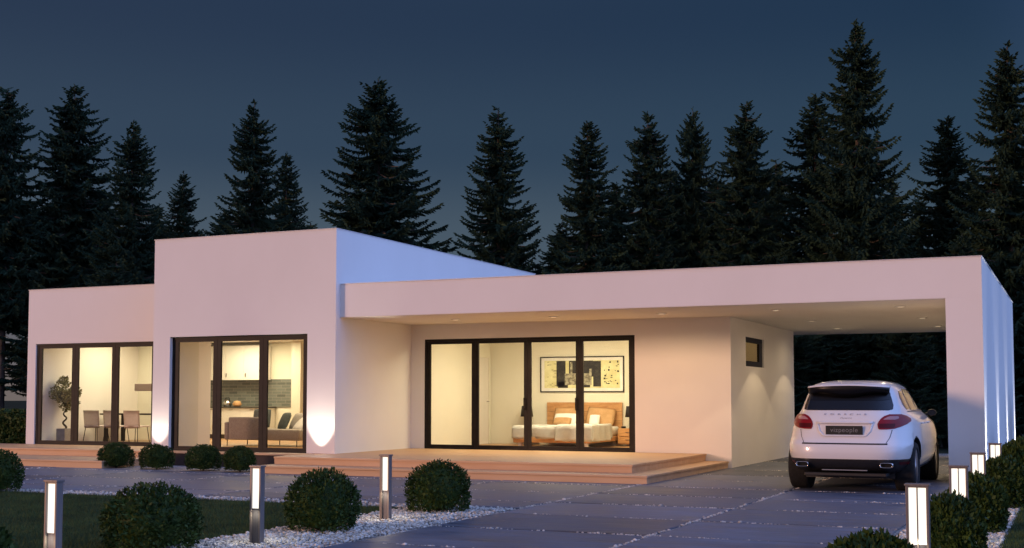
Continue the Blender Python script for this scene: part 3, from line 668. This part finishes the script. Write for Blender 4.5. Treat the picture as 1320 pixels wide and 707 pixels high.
# clipped hedge left of the house
def hedge(name, x0, x1, y0, y1, h_, n, seed, lab):
    t = tag(empty(name, (x0, y0, 0)), lab, 'hedge'); rr = np.random.default_rng(seed); W_, D_ = x1-x0, y1-y0
    p = rr.uniform(0, 1, (n, 3))*[W_, D_, h_]; side = rr.integers(0, 4, n)
    p[side == 0, 1] = rr.uniform(-.06, .06, (side == 0).sum()); p[side == 1, 2] = h_+rr.uniform(-.08, .07, (side == 1).sum())
    p[side == 2, 0] = W_+rr.uniform(-.06, .06, (side == 2).sum()); p[side == 3, 1] = rr.uniform(-.06, .06, (side == 3).sum())
    a = rr.normal(0, 1, (n, 3)); a /= np.linalg.norm(a, axis=1)[:, None]; b = np.cross(a, rr.normal(0, 1, (n, 3))); b /= np.linalg.norm(b, axis=1)[:, None]
    a *= .06; b *= .035; v = np.stack([p-a, p+b, p+a, p-b], 1).reshape(-1, 3)
    npmesh('foliage', v, np.arange(4*n).reshape(-1, 4), M['leaf'], t)
    bmo('inner_growth', B((.06, .06, 0, W_-.06, D_, h_-.07)), M['leaf'], t)
hedge('hedge', -40, -24.6, 28.4, 29.4, 1.0, 16000, 1, 'low dark clipped hedge left of the house')
hedge('hedge', -.3, 8, 30, 31.2, 1.7, 12000, 2, 'dark hedge behind the carport at the right edge')

# ================================================================== spruces
def spruce(seed, H=15., Rm=2.7, base=.07, dens=1., droop=.0, ragged=.2, pw=.55):
    """unit tree: crown of drooping fanned branches, tapered trunk"""
    rr = np.random.default_rng(seed); V = []; F = []; nv = 0
    P_, A_, W_ = [], [], []        # twig start, vector, width
    sp, sw_ = [], []
    z = H*base
    while z < H*.985:
        q = (z-H*base)/(H*(1-base)); env = Rm*((1-q)**pw)*(.55+.45*min(1, q/.12+.35))*min(1, (1-q)/.10+.12)**.45
        nb = int((7+5*(1-q))*dens*rr.uniform(.8, 1.2))
        if q > .93: nb = 5
        for k in range(nb):
            ang = rr.uniform(0, 2*math.pi); Lb = max(.18, env*rr.uniform(1-1.6*ragged, 1+ragged))
            if rr.uniform() < .08: Lb *= 1.18
            z0 = z+rr.uniform(-.2, .2)
            s0 = (.35 if q > .93 else .28*(q-.35)-.10-droop)+rr.normal(0, .08); cv = .30+.12*rr.normal()
            dirh = np.array([math.cos(ang), math.sin(ang), 0]); lat = np.array([-dirh[1], dirh[0], 0])
            nst = max(4, int(Lb/.085)); ts = (np.arange(nst)+.5)/nst
            def at(t): return np.outer(np.atleast_1d(t)*Lb, dirh)+np.outer(z0+Lb*(s0*np.atleast_1d(t)-.42*np.atleast_1d(t)*(1-np.atleast_1d(t))*1.2+cv*.55*np.atleast_1d(t)**2-.12*np.atleast_1d(t)), [0, 0, 1])
            pts = at(ts)
            tp = at(np.array([0, .33, .66, 1.])); sp.append(tp); sw_.append(.018+.012*Lb)
            for sgn in (-1, 1):
                tl = (.20+.36*Lb*.55)*(1-ts*.72)*rr.uniform(.6, 1.25, nst)
                tl = np.minimum(tl, .75)
                dv = dirh*.75+sgn*lat*rr.uniform(.5, 1.1, (nst, 1))+np.array([0, 0, -1])*rr.uniform(.15, .75, (nst, 1))
                dv /= np.linalg.norm(dv, axis=1)[:, None]
                P_.append(pts); A_.append(dv*tl[:, None]); W_.append(np.full(nst, .075))
            # curtain of hanging twigs
            m = rr.uniform(0, 1, nst) < .75; dv = np.stack([rr.normal(0, .25, nst), rr.normal(0, .25, nst), -np.ones(nst)], 1)
            P_.append(pts[m]); A_.append((dv*(.12+.16*(1-ts[:, None]))*rr.uniform(.6, 1.3, (nst, 1))*min(1.3, Lb))[m]); W_.append(np.full(m.sum(), .06))
            # tip
            P_.append(pts[-1:]); A_.append((dirh*.16+np.array([0, 0, .05]))[None]); W_.append(np.array([.06]))
        z += .245*rr.uniform(.75, 1.25)*(1 if q < .85 else .6)
    for k in range(10): P_.append(np.array([[0, 0, H*.97+.04*k]])); A_.append(np.array([[rr.normal(0, .10), rr.normal(0, .10), .10]])); W_.append(np.array([.04]))
    P_ = np.concatenate(P_); A_ = np.concatenate(A_); W_ = np.concatenate(W_)
    n = len(P_); al = np.linalg.norm(A_, axis=1)[:, None]; u = A_/np.maximum(al, 1e-6)
    b1 = np.cross(u, rr.normal(0, 1, (n, 3))); b1 /= np.linalg.norm(b1, axis=1)[:, None]; b2 = np.cross(u, b1)
    vs_, fs_ = [], []; o = 0
    for b in (b1, b2):
        w_ = (b*W_[:, None])
        q = np.stack([P_-w_*.35, P_+w_*.35, P_+A_*.55+w_*.55, P_+A_+w_*.05, P_+A_*.55-w_*.55], 1)
        vs_.append(q.reshape(-1, 3)); base_i = np.arange(n)[:, None]*5+o
        fs_.append(np.concatenate([base_i+np.array([[0, 1, 2, 4]])])); o += n*5
        fs_.append(np.concatenate([base_i+np.array([[4, 2, 3, 3]])]))
    vv = np.concatenate(vs_); ff = np.concatenate(fs_)
    # quads and (degenerate) tips -> triangles
    tri = np.concatenate([ff[:, [0, 1, 2]], ff[:, [0, 2, 3]]]); tri = tri[(tri[:, 0] != tri[:, 1]) & (tri[:, 1] != tri[:, 2]) & (tri[:, 0] != tri[:, 2])]
    t = empty('spruce_tree'); npmesh('crown', vv, tri, M['needle'], t)
    bm = bmesh.new(); tube(bm, [(0, 0, -.2), (0, 0, .4), (.03, 0, H*.3), (-.02, .03, H*.6), (0, 0, H*.99)], [.27, .19, .145, .09, .012], 10)
    for tp, w_ in zip(sp[::2], sw_[::2]): tube(bm, [tuple(p) for p in tp[:3]], [w_, w_*.7, w_*.4], 4, cap=False)
    for k in range(14):
        a = rr.uniform(0, 6.28); zz = rr.uniform(.04, base+.06)*H; l_ = rr.uniform(.6, 1.7)
        tube(bm, [(0, 0, zz), (l_*.5*math.cos(a), l_*.5*math.sin(a), zz+.05), (l_*math.cos(a), l_*math.sin(a), zz-.12)], [.02, .013, .006], 4, cap=False)
    bmo('trunk', bm, M['bark'], t, True)
    return t
TP = [spruce(21, Rm=2.7, ragged=.17, pw=.56), spruce(22, Rm=2.5, droop=.06, ragged=.2, pw=.50), spruce(23, Rm=3.55, droop=.12, ragged=.24, dens=1.15, base=.1, pw=.60), spruce(24, Rm=2.5, ragged=.17, base=.05, pw=.62), spruce(25, Rm=2.6, droop=.18, ragged=.24, dens=1.1, base=.14, pw=.48), spruce(26, Rm=2.7, droop=.12, ragged=.25, dens=1.1, base=.34, pw=.5)]
tused = set()
F_, PT, SY, TH, HC = 1609.0862, .0599, 417.8054, .4242, 1.4
def tree_at(k, u, v, y, wf=1., rz=0, lab='', group='front row of spruces behind the house', base_z=-.03):
    """place a tree so that its top stands where the photograph shows it, at distance y"""
    x = (u-660)/F_; yy = -(v-SY)/F_; c, s = math.cos(PT), math.sin(PT); dep = c-yy*s; h = s+yy*c
    d = Vector((-math.sin(TH)*dep+math.cos(TH)*x, math.cos(TH)*dep+math.sin(TH)*x, h)); p = Vector((0, 0, HC))+d*(y/d.y)
    o = TP[k] if k not in tused else copy_tree(TP[k]); tused.add(k)
    sz = (p.z-base_z)/15.0; o.location = (p.x, p.y, base_z); o.scale = (sz*wf, sz*wf, sz); o.rotation_euler = (0, 0, rz)
    tag(o, lab, 'spruce', group); return o
front = [(5, 10, 112, 43, .95, 'dark spruce with a blunt ragged top at the left edge'),
         (4, 97, 108, 45, 1.12, 'tall ragged spruce second from the left, over the low wing'),
         (0, 172, 155, 43, 1.05, 'slender spruce left of the small pointed one'),
         (3, 237, 220, 46, 1.1, 'shortest spruce in the sky gap left of the tall block'),
         (0, 328, 130, 44, 1.0, 'pointed spruce rising over the middle of the tall block'),
         (3, 370, 195, 47, 1.0, 'smaller spruce overlapping the right of the pointed one above the tall block'),
         (2, 488, 98, 43, 1.15, 'broad shaggy spruce above the right corner of the tall block'),
         (0, 642, 138, 44, 1.08, 'neat conical spruce standing alone over the canopy left end'),
         (1, 757, 155, 44, 1.05, 'narrow spruce just right of the open sky gap over the canopy'),
         (4, 835, 143, 45, .9, 'left one of three blunt spruces over the canopy middle'),
         (2, 893, 137, 46, .72, 'middle one of three blunt spruces over the canopy middle'),
         (4, 962, 130, 44, .95, 'right one of three blunt spruces, with see-through crown'),
         (1, 1050, 120, 46, 1.1, 'spruce tucked behind the left side of the tallest one'),
         (0, 1102, 25, 42, .92, 'tallest spruce, over the carport, its pale trunk showing'),
         (1, 1220, 150, 46, 1.1, 'spruce between the tallest one and the right edge'),
         (0, 1298, 55, 43, 1.0, 'tall spruce cut by the right edge of the picture')]
for i, (k, u, v, y, wf, lab) in enumerate(front): tree_at(k, u, v, y, wf, i*1.7, lab)
back = [(-75, 190, 54), (75, 262, 66), (130, 245, 55), (205, 262, 53), (290, 270, 56), (400, 285, 57), (725, 285, 58), (795, 235, 53), (865, 215, 52), (925, 225, 55),
        (1000, 205, 53), (1150, 235, 52), (1185, 255, 56), (1255, 215, 52), (1345, 150, 50), (-110, 130, 46), (1010, 330, 38), (1070, 345, 40), (1165, 340, 37), (1205, 330, 39), (1240, 300, 41), (150, 330, 38), (320, 380, 41), (500, 350, 50), (840, 300, 48), (960, 310, 47), (740, 330, 47)]
for i, (u, v, y) in enumerate(back):
    tree_at((0, 4, 1, 3, 2)[i % 5], u, v, y, 1.35, i*2.3, 'dark spruce standing deeper in the wood, largely hidden by nearer trees', 'deeper rows of spruces in the wood')

# ================================================================== car
def text_mesh(name, s, size, m, parent, loc, ext=.002, sp=1.0, shear=0, rx=90, width=None):
    c = bpy.data.curves.new(name, 'FONT'); c.body = s; c.size = size; c.extrude = ext; c.align_x = 'CENTER'; c.align_y = 'CENTER'; c.space_character = sp; c.shear = shear
    t = bpy.data.objects.new(name+'_src', c); C.objects.link(t); bpy.context.view_layer.update()
    me = bpy.data.meshes.new_from_object(t); bpy.data.objects.remove(t); bpy.data.curves.remove(c)
    me.materials.clear(); me.materials.append(m); o = bpy.data.objects.new(name, me); C.objects.link(o); o.parent = parent; o.location = loc; o.rotation_euler = (R(rx), 0, 0)
    if width:
        xs_ = [v.co.x for v in me.vertices]; o.scale = (width/(max(xs_)-min(xs_)), 1, 1)
    return o
car = tag(empty('parked_car', (-3.17, 18.95, 0)), 'white SUV parked under the carport, seen from behind', 'car')
# levels: z, y rear, y front, half width, squareness
LV = np.array([(.27, .42, 4.45, .78, 4.5), (.33, .16, 4.66, .87, 4.5), (.42, .05, 4.76, .925, 4.6), (.50, .012, 4.80, .955, 4.8), (.60, .0, 4.82, .968, 5.0), (.70, .012, 4.82, .972, 5.0), (.74, .035, 4.81, .970, 4.9),
               (.78, .065, 4.80, .968, 4.7), (.88, .10, 4.74, .962, 4.4), (.98, .125, 4.60, .948, 4.2), (1.06, .15, 4.20, .925, 4.1), (1.13, .185, 3.85, .885, 4.0), (1.19, .225, 3.62, .835, 4.0), (1.25, .27, 3.45, .795, 4.1),
               (1.35, .35, 3.22, .752, 4.3), (1.45, .43, 2.98, .712, 4.4), (1.54, .50, 2.74, .672, 4.4), (1.60, .56, 2.52, .630, 4.2), (1.645, .68, 2.30, .56, 3.8), (1.675, .90, 2.10, .45, 3.2), (1.692, 1.2, 1.9, .26, 2.6), (1.696, 1.45, 1.65, .05, 2.2)])
def pchip(xk, yk, x):
    h = np.diff(xk); d = np.diff(yk)/h; m = np.zeros_like(yk)
    for i in range(1, len(xk)-1):
        if d[i-1]*d[i] > 0: w1, w2 = 2*h[i]+h[i-1], h[i]+2*h[i-1]; m[i] = (w1+w2)/(w1/d[i-1]+w2/d[i])
    m[0], m[-1] = d[0], d[-1]
    i = np.clip(np.searchsorted(xk, x)-1, 0, len(h)-1); t = (x-xk[i])/h[i]
    return yk[i]*(2*t**3-3*t**2+1)+h[i]*m[i]*(t**3-2*t**2+t)+yk[i+1]*(-2*t**3+3*t**2)+h[i]*m[i+1]*(t**3-t**2)
zz = np.concatenate([np.linspace(.27, .50, 9), np.linspace(.52, 1.62, 50), np.linspace(1.635, 1.696, 12)])
lv = [pchip(LV[:, 0], LV[:, j], zz) for j in range(1, 5)]
LV[:, 4] += 1.1; LV[:, 3] *= 1.02; LV[15:20, 3] += (.012, .02, .03, .045, .04); NP = 160; bm = bmesh.new(); rings = []
for yr, yf, W_, ex, z in zip(*lv, zz):
    ring = []
    for k in range(NP):
        a = 2*math.pi*(k+.5)/NP; c, s = math.cos(a), math.sin(a)
        x = W_*math.copysign(abs(c)**(2/ex), c); b = (yf-yr)/2; exy = ex
        y = (yf+yr)/2+b*math.copysign(abs(s)**(2/exy), s)
        ring.append(bm.verts.new((x, y, z)))
    rings.append(ring)
for r0, r1 in zip(rings, rings[1:]):
    for k in range(NP): bm.faces.new((r0[k], r0[(k+1) % NP], r1[(k+1) % NP], r1[k]))
bm.faces.new(rings[0][::-1]); bm.faces.new(rings[-1])
bm.normal_update(); bvh = BVHTree.FromBMesh(bm)
body = bmo('body', bm, [M['paint'], M['blackpl']], car, True)
cut = bmesh.new()
for y in (.93, 3.83):
    for s in (-1, 1):
        c_ = bmesh.new(); lathe(c_, [(.415, -.22), (.415, .22)], 48, 'X', s*.90, y, .40); me_ = bpy.data.meshes.new('t'); c_.to_mesh(me_); c_.free(); cut.from_mesh(me_); bpy.data.meshes.remove(me_)
cutter = bmo('wheel_well_cutter', cut, M['blackpl'], car)
md = body.modifiers.new('wells', 'BOOLEAN'); md.operation = 'DIFFERENCE'; md.object = cutter; md.solver = 'EXACT'
bpy.context.view_layer.update(); dg = bpy.context.evaluated_depsgraph_get()
me2 = bpy.data.meshes.new_from_object(body.evaluated_get(dg)); body.modifiers.clear(); body.data = me2
bpy.data.objects.remove(cutter)
me2.materials.clear(); me2.materials.append(M['paint']); me2.materials.append(M['blackpl'])
for p in me2.polygons:
    c = p.center; p.use_smooth = True; p.material_index = 0
    if c.z < .495 and c.y < .55 or c.z < .33: p.material_index = 1
    for wy in (.93, 3.83):
        dd = math.hypot(c.y-wy, c.z-.40)
        if dd < .418 and abs(c.x) < .90 and abs(abs(c.x)-.68) < .02 or (abs(dd-.415) < .01 and abs(c.x) < .955): p.material_index = 1; p.use_smooth = False
def patch(name, rows_, m, parent, axis='y', off=.005, n=20, thick=True):
    """rows_: (z, a, b) -> strip from a to b across the surface, dropped onto the body"""
    bm = bmesh.new(); g = []; rows2 = []
    for (z0, a0, b0), (z1, a1, b1) in zip(rows_, rows_[1:]):
        for t in np.linspace(0, 1, 5)[:-1]: rows2.append((z0+(z1-z0)*t, a0+(a1-a0)*t, b0+(b1-b0)*t))
    rows2.append(rows_[-1])
    for z, a, b in rows2:
        r = []
        for i in range(n+1):
            u = a+(b-a)*i/n
            if axis == 'y': h = bvh.ray_cast(Vector((u, -2, z)), Vector((0, 1, 0)))
            elif axis == 'x': h = bvh.ray_cast(Vector((3, u, z)), Vector((-1, 0, 0)))
            else: h = bvh.ray_cast(Vector((-3, u, z)), Vector((1, 0, 0)))
            if h[0] is None: h = bvh.find_nearest(Vector((u, .3, z)) if axis == 'y' else Vector((.8, u, z)))
            nrm = h[1]
            if (axis == 'y' and nrm.y > 0) or (axis == 'x' and nrm.x < 0) or (axis == '-x' and nrm.x > 0): nrm = -nrm
            r.append(bm.verts.new(h[0]+nrm*off))
        g.append(r)
    for r0, r1 in zip(g, g[1:]):
        for i in range(n): bm.faces.new((r0[i], r0[i+1], r1[i+1], r1[i]))
    if axis == '-x': bmesh.ops.reverse_faces(bm, faces=bm.faces[:])
    bmesh.ops.recalc_face_normals(bm, faces=bm.faces)
    return bmo(name, bm, m, parent, True)
# rear window, spoiler
patch('rear_window', [(1.225, -.60, .60), (1.24, -.655, .655), (1.30, -.655, .655), (1.40, -.625, .625), (1.50, -.585, .585), (1.575, -.545, .545)], M['carglass'], car, n=30)
sb = bmesh.new(); g = []
for i in range(33):
    t = i/32*2-1; x = .60*t; dip = .018*math.cos(t*math.pi*1.5)*(abs(t) < .99)
    zb = 1.448-.030*math.cos(t*4.4)*(1-abs(t)**6)+.03*abs(t)**6; yk = .345+.16*abs(t)**4
    g.append([sb.verts.new(p) for p in ((x*.99, yk+.20, 1.608-.03*t*t), (x, yk, 1.596-.03*t*t), (x, yk-.012, 1.575-.03*t*t), (x*1.0, yk+.03, zb), (x*.98, yk+.14, zb+.02))])
for a_, b_ in zip(g, g[1:]):
    for j in range(4): sb.faces.new((a_[j], a_[j+1], b_[j+1], b_[j]))
sb.faces.new([v for v in g[0]]); sb.faces.new([v for v in g[-1]][::-1])
bmesh.ops.recalc_face_normals(sb, faces=sb.faces)
spo = bmo('roof_spoiler', sb, M['gloss'], car, True)
tb_ = bmesh.new(); g = []
for i in range(33):
    t = i/32*2-1; x = .61*t; yk = .345+.16*abs(t)**4
    g.append([tb_.verts.new(p) for p in ((x, yk-.006, 1.600-.03*t*t), (x, yk+.05, 1.626-.032*t*t), (x*.97, yk+.20, 1.636-.045*t*t), (x*.96, yk+.42, 1.645-.075*t*t))])
for a_, b_ in zip(g, g[1:]):
    for j in range(3): tb_.faces.new((a_[j], a_[j+1], b_[j+1], b_[j]))
bmesh.ops.recalc_face_normals(tb_, faces=tb_.faces); bmesh.ops.solidify(tb_, geom=tb_.faces[:], thickness=.006)
bmo('spoiler_top', tb_, M['paint'], spo, True)
patch('spoiler_shade_band', [(1.372, -.52, .52), (1.39, -.612, .612), (1.47, -.600, .600), (1.55, -.565, .565)], M['gloss'], car, off=.009, n=30)  # black patch laid on the upper glass as the spoiler's shade
# lamps
for s in (-1, 1):
    rw = [(.945, .50, .60), (.955, .485, .70), (.985, .475, .78), (1.02, .470, .84), (1.06, .485, .875), (1.10, .51, .865), (1.14, .555, .82), (1.165, .62, .76)]
    rs = [(z, a*s, b*s) if s > 0 else (z, -b, -a) for z, a, b in rw]
    lp = patch('rear_light', rs, M['red'], car, off=.008, n=26)
    rw = [(1.085, .545, .70), (1.10, .56, .735), (1.125, .60, .74), (1.135, .63, .72)]
    patch('clear_lens', [(z, a*s, b*s) if s > 0 else (z, -b, -a) for z, a, b in rw], M['clearl'], lp, off=.011, n=12)
    rw = [(.965, .50, .68), (.99, .49, .70), (1.03, .495, .70)]
    patch('lower_lens', [(z, a*s, b*s) if s > 0 else (z, -b, -a) for z, a, b in rw], M['red2'], lp, off=.011, n=12)
    patch('reflector', [(.43, .76*s if s > 0 else -.90, .90*s if s > 0 else -.76), (.47, .76*s if s > 0 else -.90, .90*s if s > 0 else -.76)], M['red2'], car, off=.006, n=10)
    # tailgate side seam
    patch('tailgate_seam', [(.745, s*.60-.004, s*.60+.004), (.83, s*.645-.004, s*.645+.004), (.94, s*.67-.004, s*.67+.004)], M['blackpl'], car, off=.003, n=2)
patch('tailgate_gap', [(.722, -.62, .62), (.742, -.62, .62)], M['blackpl'], car, off=.004, n=30)
patch('crease', [(1.052, -.44, .44), (1.060, -.43, .43)], M['paint'], car, off=.012, n=30)
# number plate in its recess
rc = bmesh.new()
def path_y(x, z): h = bvh.ray_cast(Vector((x, -2, z)), Vector((0, 1, 0))); return h[0].y
op = [(-.40, 1.035), (-.37, .92), (-.315, .855), (-.28, .848), (.28, .848), (.315, .855), (.37, .92), (.40, 1.035)]
tube(rc, [(x, path_y(x, z)-.002, z) for x, z in op], .019, 8)
bmo('plate_surround', rc, M['paint'], car, True)
rc = bmesh.new(); tube(rc, [(x, path_y(x, 1.04)-.008, 1.042) for x in np.linspace(-.41, .41, 12)], .022, 8); bmo('handle_bar', rc, M['paint'], car, True)
pl = bmo('number_plate', B((-.270, .078, .868, .270, .092, .998), bev=.003), M['plate'], car)
text_mesh('plate_lettering', 'vizpeople', .098, M['platetext'], car, (0, .0775, .934), .001, 1.1, width=.40)
text_mesh('maker_lettering', 'P O R S C H E', .034, M['badge'], car, (0, path_y(0, 1.165)-.006, 1.168), .002, 1.25, rx=60, width=.62)
text_mesh('model_lettering', 'Cayenne', .034, M['badge'], car, (.01, path_y(0, 1.12)-.006, 1.112), .002, 1.0, shear=.35, rx=66, width=.17)
# lower bumper insert, exhausts
patch('bumper_lip', [(.494, -.90, .90), (.508, -.90, .90)], M['blackpl'], car, off=.006, n=40)
bmo('rear_diffuser', B((-.60, .10, .25, .60, .50, .30), bev=.012), M['blackpl'], car)
bmo('diffuser_trim', B((-.33, .058, .335, .33, .085, .350), bev=.003), M['rim'], car)
for s in (-1, 1):
    ex = bmesh.new(); x0 = s*.61; wv, hv = .092, .036
    pr = [(x0+wv*math.copysign(abs(math.cos(a))**.5, math.cos(a)), .425+hv*math.copysign(abs(math.sin(a))**.5, math.sin(a))) for a in [2*math.pi*(k+.5)/28 for k in range(28)]]
    r_ = []
    for sc2, yy in ((1, .10), (1, -.012), (.90, -.014), (.86, .06)):
        r_.append([ex.verts.new((x0+(x-x0)*sc2, yy, .425+(z-.425)*(sc2*.97 if sc2 < 1 else 1))) for x, z in pr])
    for a_, b_ in zip(r_, r_[1:]):
        for k in range(28): ex.faces.new((a_[k], a_[(k+1) % 28], b_[(k+1) % 28], b_[k]))
    e_ = bmo('exhaust_tip', ex, M['chrome'], car, True)
    ex = bmesh.new(); ex.faces.new([ex.verts.new((x0+(x-x0)*.87, .05, .425+(z-.425)*.85)) for x, z in pr]); bmo('exhaust_bore', ex, M['gloss'], e_)
# side glass
for ax, s in (('x', 1), ('-x', -1)):
    patch('quarter_window', [(1.235, 1.02, 1.32), (1.30, .92, 1.30), (1.42, .90, 1.28), (1.52, .98, 1.26)], M['carglass'], car, ax, n=8)
    patch('rear_side_window', [(1.225, 1.38, 2.12), (1.40, 1.36, 2.10), (1.55, 1.36, 2.08)], M['carglass'], car, ax, n=8)
    patch('front_side_window', [(1.225, 2.20, 3.30), (1.36, 2.19, 3.02), (1.46, 2.18, 2.78), (1.55, 2.17, 2.52)], M['carglass'], car, ax, n=10)
    for yy in (1.42, 2.17, 3.18): patch('door_seam', [(.42, yy-.004, yy+.004), (.8, yy-.004, yy+.004), (1.19, yy-.004, yy+.004)], M['blackpl'], car, ax, off=.003, n=2)
    patch('window_trim', [(1.200, .98, 3.36), (1.214, .98, 3.36)], M['blackpl'], car, ax, off=.005, n=20)
    for yy in (1.62, 2.42):
        h = bvh.ray_cast(Vector((3*s, yy, 1.02)), Vector((-s, 0, 0)))[0]
        hb = bmesh.new(); tube(hb, [(h.x-.01*s, yy-.09, 1.02), (h.x+.035*s, yy-.06, 1.025), (h.x+.035*s, yy+.06, 1.025), (h.x-.01*s, yy+.09, 1.02)], .013, 8); bmo('door_handle', hb, M['paint'], car, True)
    mb = bmesh.new(); bmesh.ops.create_icosphere(mb, subdivisions=3, radius=1)
    for v in mb.verts: v.co = Vector((s*.955+v.co.x*.075, 3.02+v.co.y*.08*(1 if v.co.y > 0 else .5), 1.17+v.co.z*.06))
    mi = bmo('wing_mirror', mb, M['blackpl'], car, True)
    mb = bmesh.new(); tube(mb, [(s*.86, 3.04, 1.14), (s*.95, 3.03, 1.17)], .025, 8); bmo('mirror_arm', mb, M['blackpl'], mi)
    mb = bmesh.new(); g_ = [mb.verts.new((s*.955+.062*math.cos(a), 2.978, 1.17+.046*math.sin(a))) for a in [k*math.pi/12 for k in range(24)]]; mb.faces.new(g_); bmo('mirror_glass', mb, M['carglass'], mi)
# front
for s in (-1, 1):
    hb = bmesh.new(); bmesh.ops.create_icosphere(hb, subdivisions=3, radius=1)
    for v in hb.verts: v.co = Vector((s*.68+v.co.x*.17, 4.50+v.co.y*.20, .90+v.co.z*.10))
    bmo('headlight', hb, M['clearl'], car, True)
# wheels
def wheel():
    t = empty('wheel'); bm = bmesh.new()
    lathe(bm, [(.262, -.15), (.29, -.160), (.340, -.162), (.366, -.138), (.372, -.09), (.372, .07), (.366, .118), (.340, .142), (.29, .140), (.262, .13), (.255, 0), (.262, -.13)], 48, 'X'); bmo('tyre', bm, M['rubber'], t, True)
    bm = bmesh.new(); lathe(bm, [(.262, .125), (.250, .122), (.240, .05), (.235, -.10)], 48, 'X'); r_ = bmo('rim', bm, M['rim'], t, True)
    bm = bmesh.new(); lathe(bm, [(.0001, .095), (.045, .098), (.065, .085), (.07, .03)], 24, 'X')
    for k in range(5):
        for d_ in (-.13, .13):
            a = 2*math.pi*k/5; p0 = (.085, .055*math.cos(a+d_*2), .055*math.sin(a+d_*2)); p1 = (.105, .247*math.cos(a+d_*1.6), .247*math.sin(a+d_*1.6)); tube(bm, [p0, p1], [.020, .016], 6)
    bmo('spokes', bm, M['rim'], t, True)
    bm = bmesh.new(); lathe(bm, [(.0001, .02), (.17, .02), (.17, -.01)], 32, 'X'); bmo('brake_disc', bm, M['rim'], t)
    return t
wp = wheel(); first = True
for y in (.93, 3.83):
    for s in (-1, 1):
        w_ = wp if first else copy_tree(wp); first = False
        w_.parent = car; w_.location = (s*.80, y, .372); w_.rotation_euler = (0, 0, 0 if s > 0 else math.pi)
bmo('underbody', B((-.66, .55, .20, .66, 4.4, .30)), M['blackpl'], car)
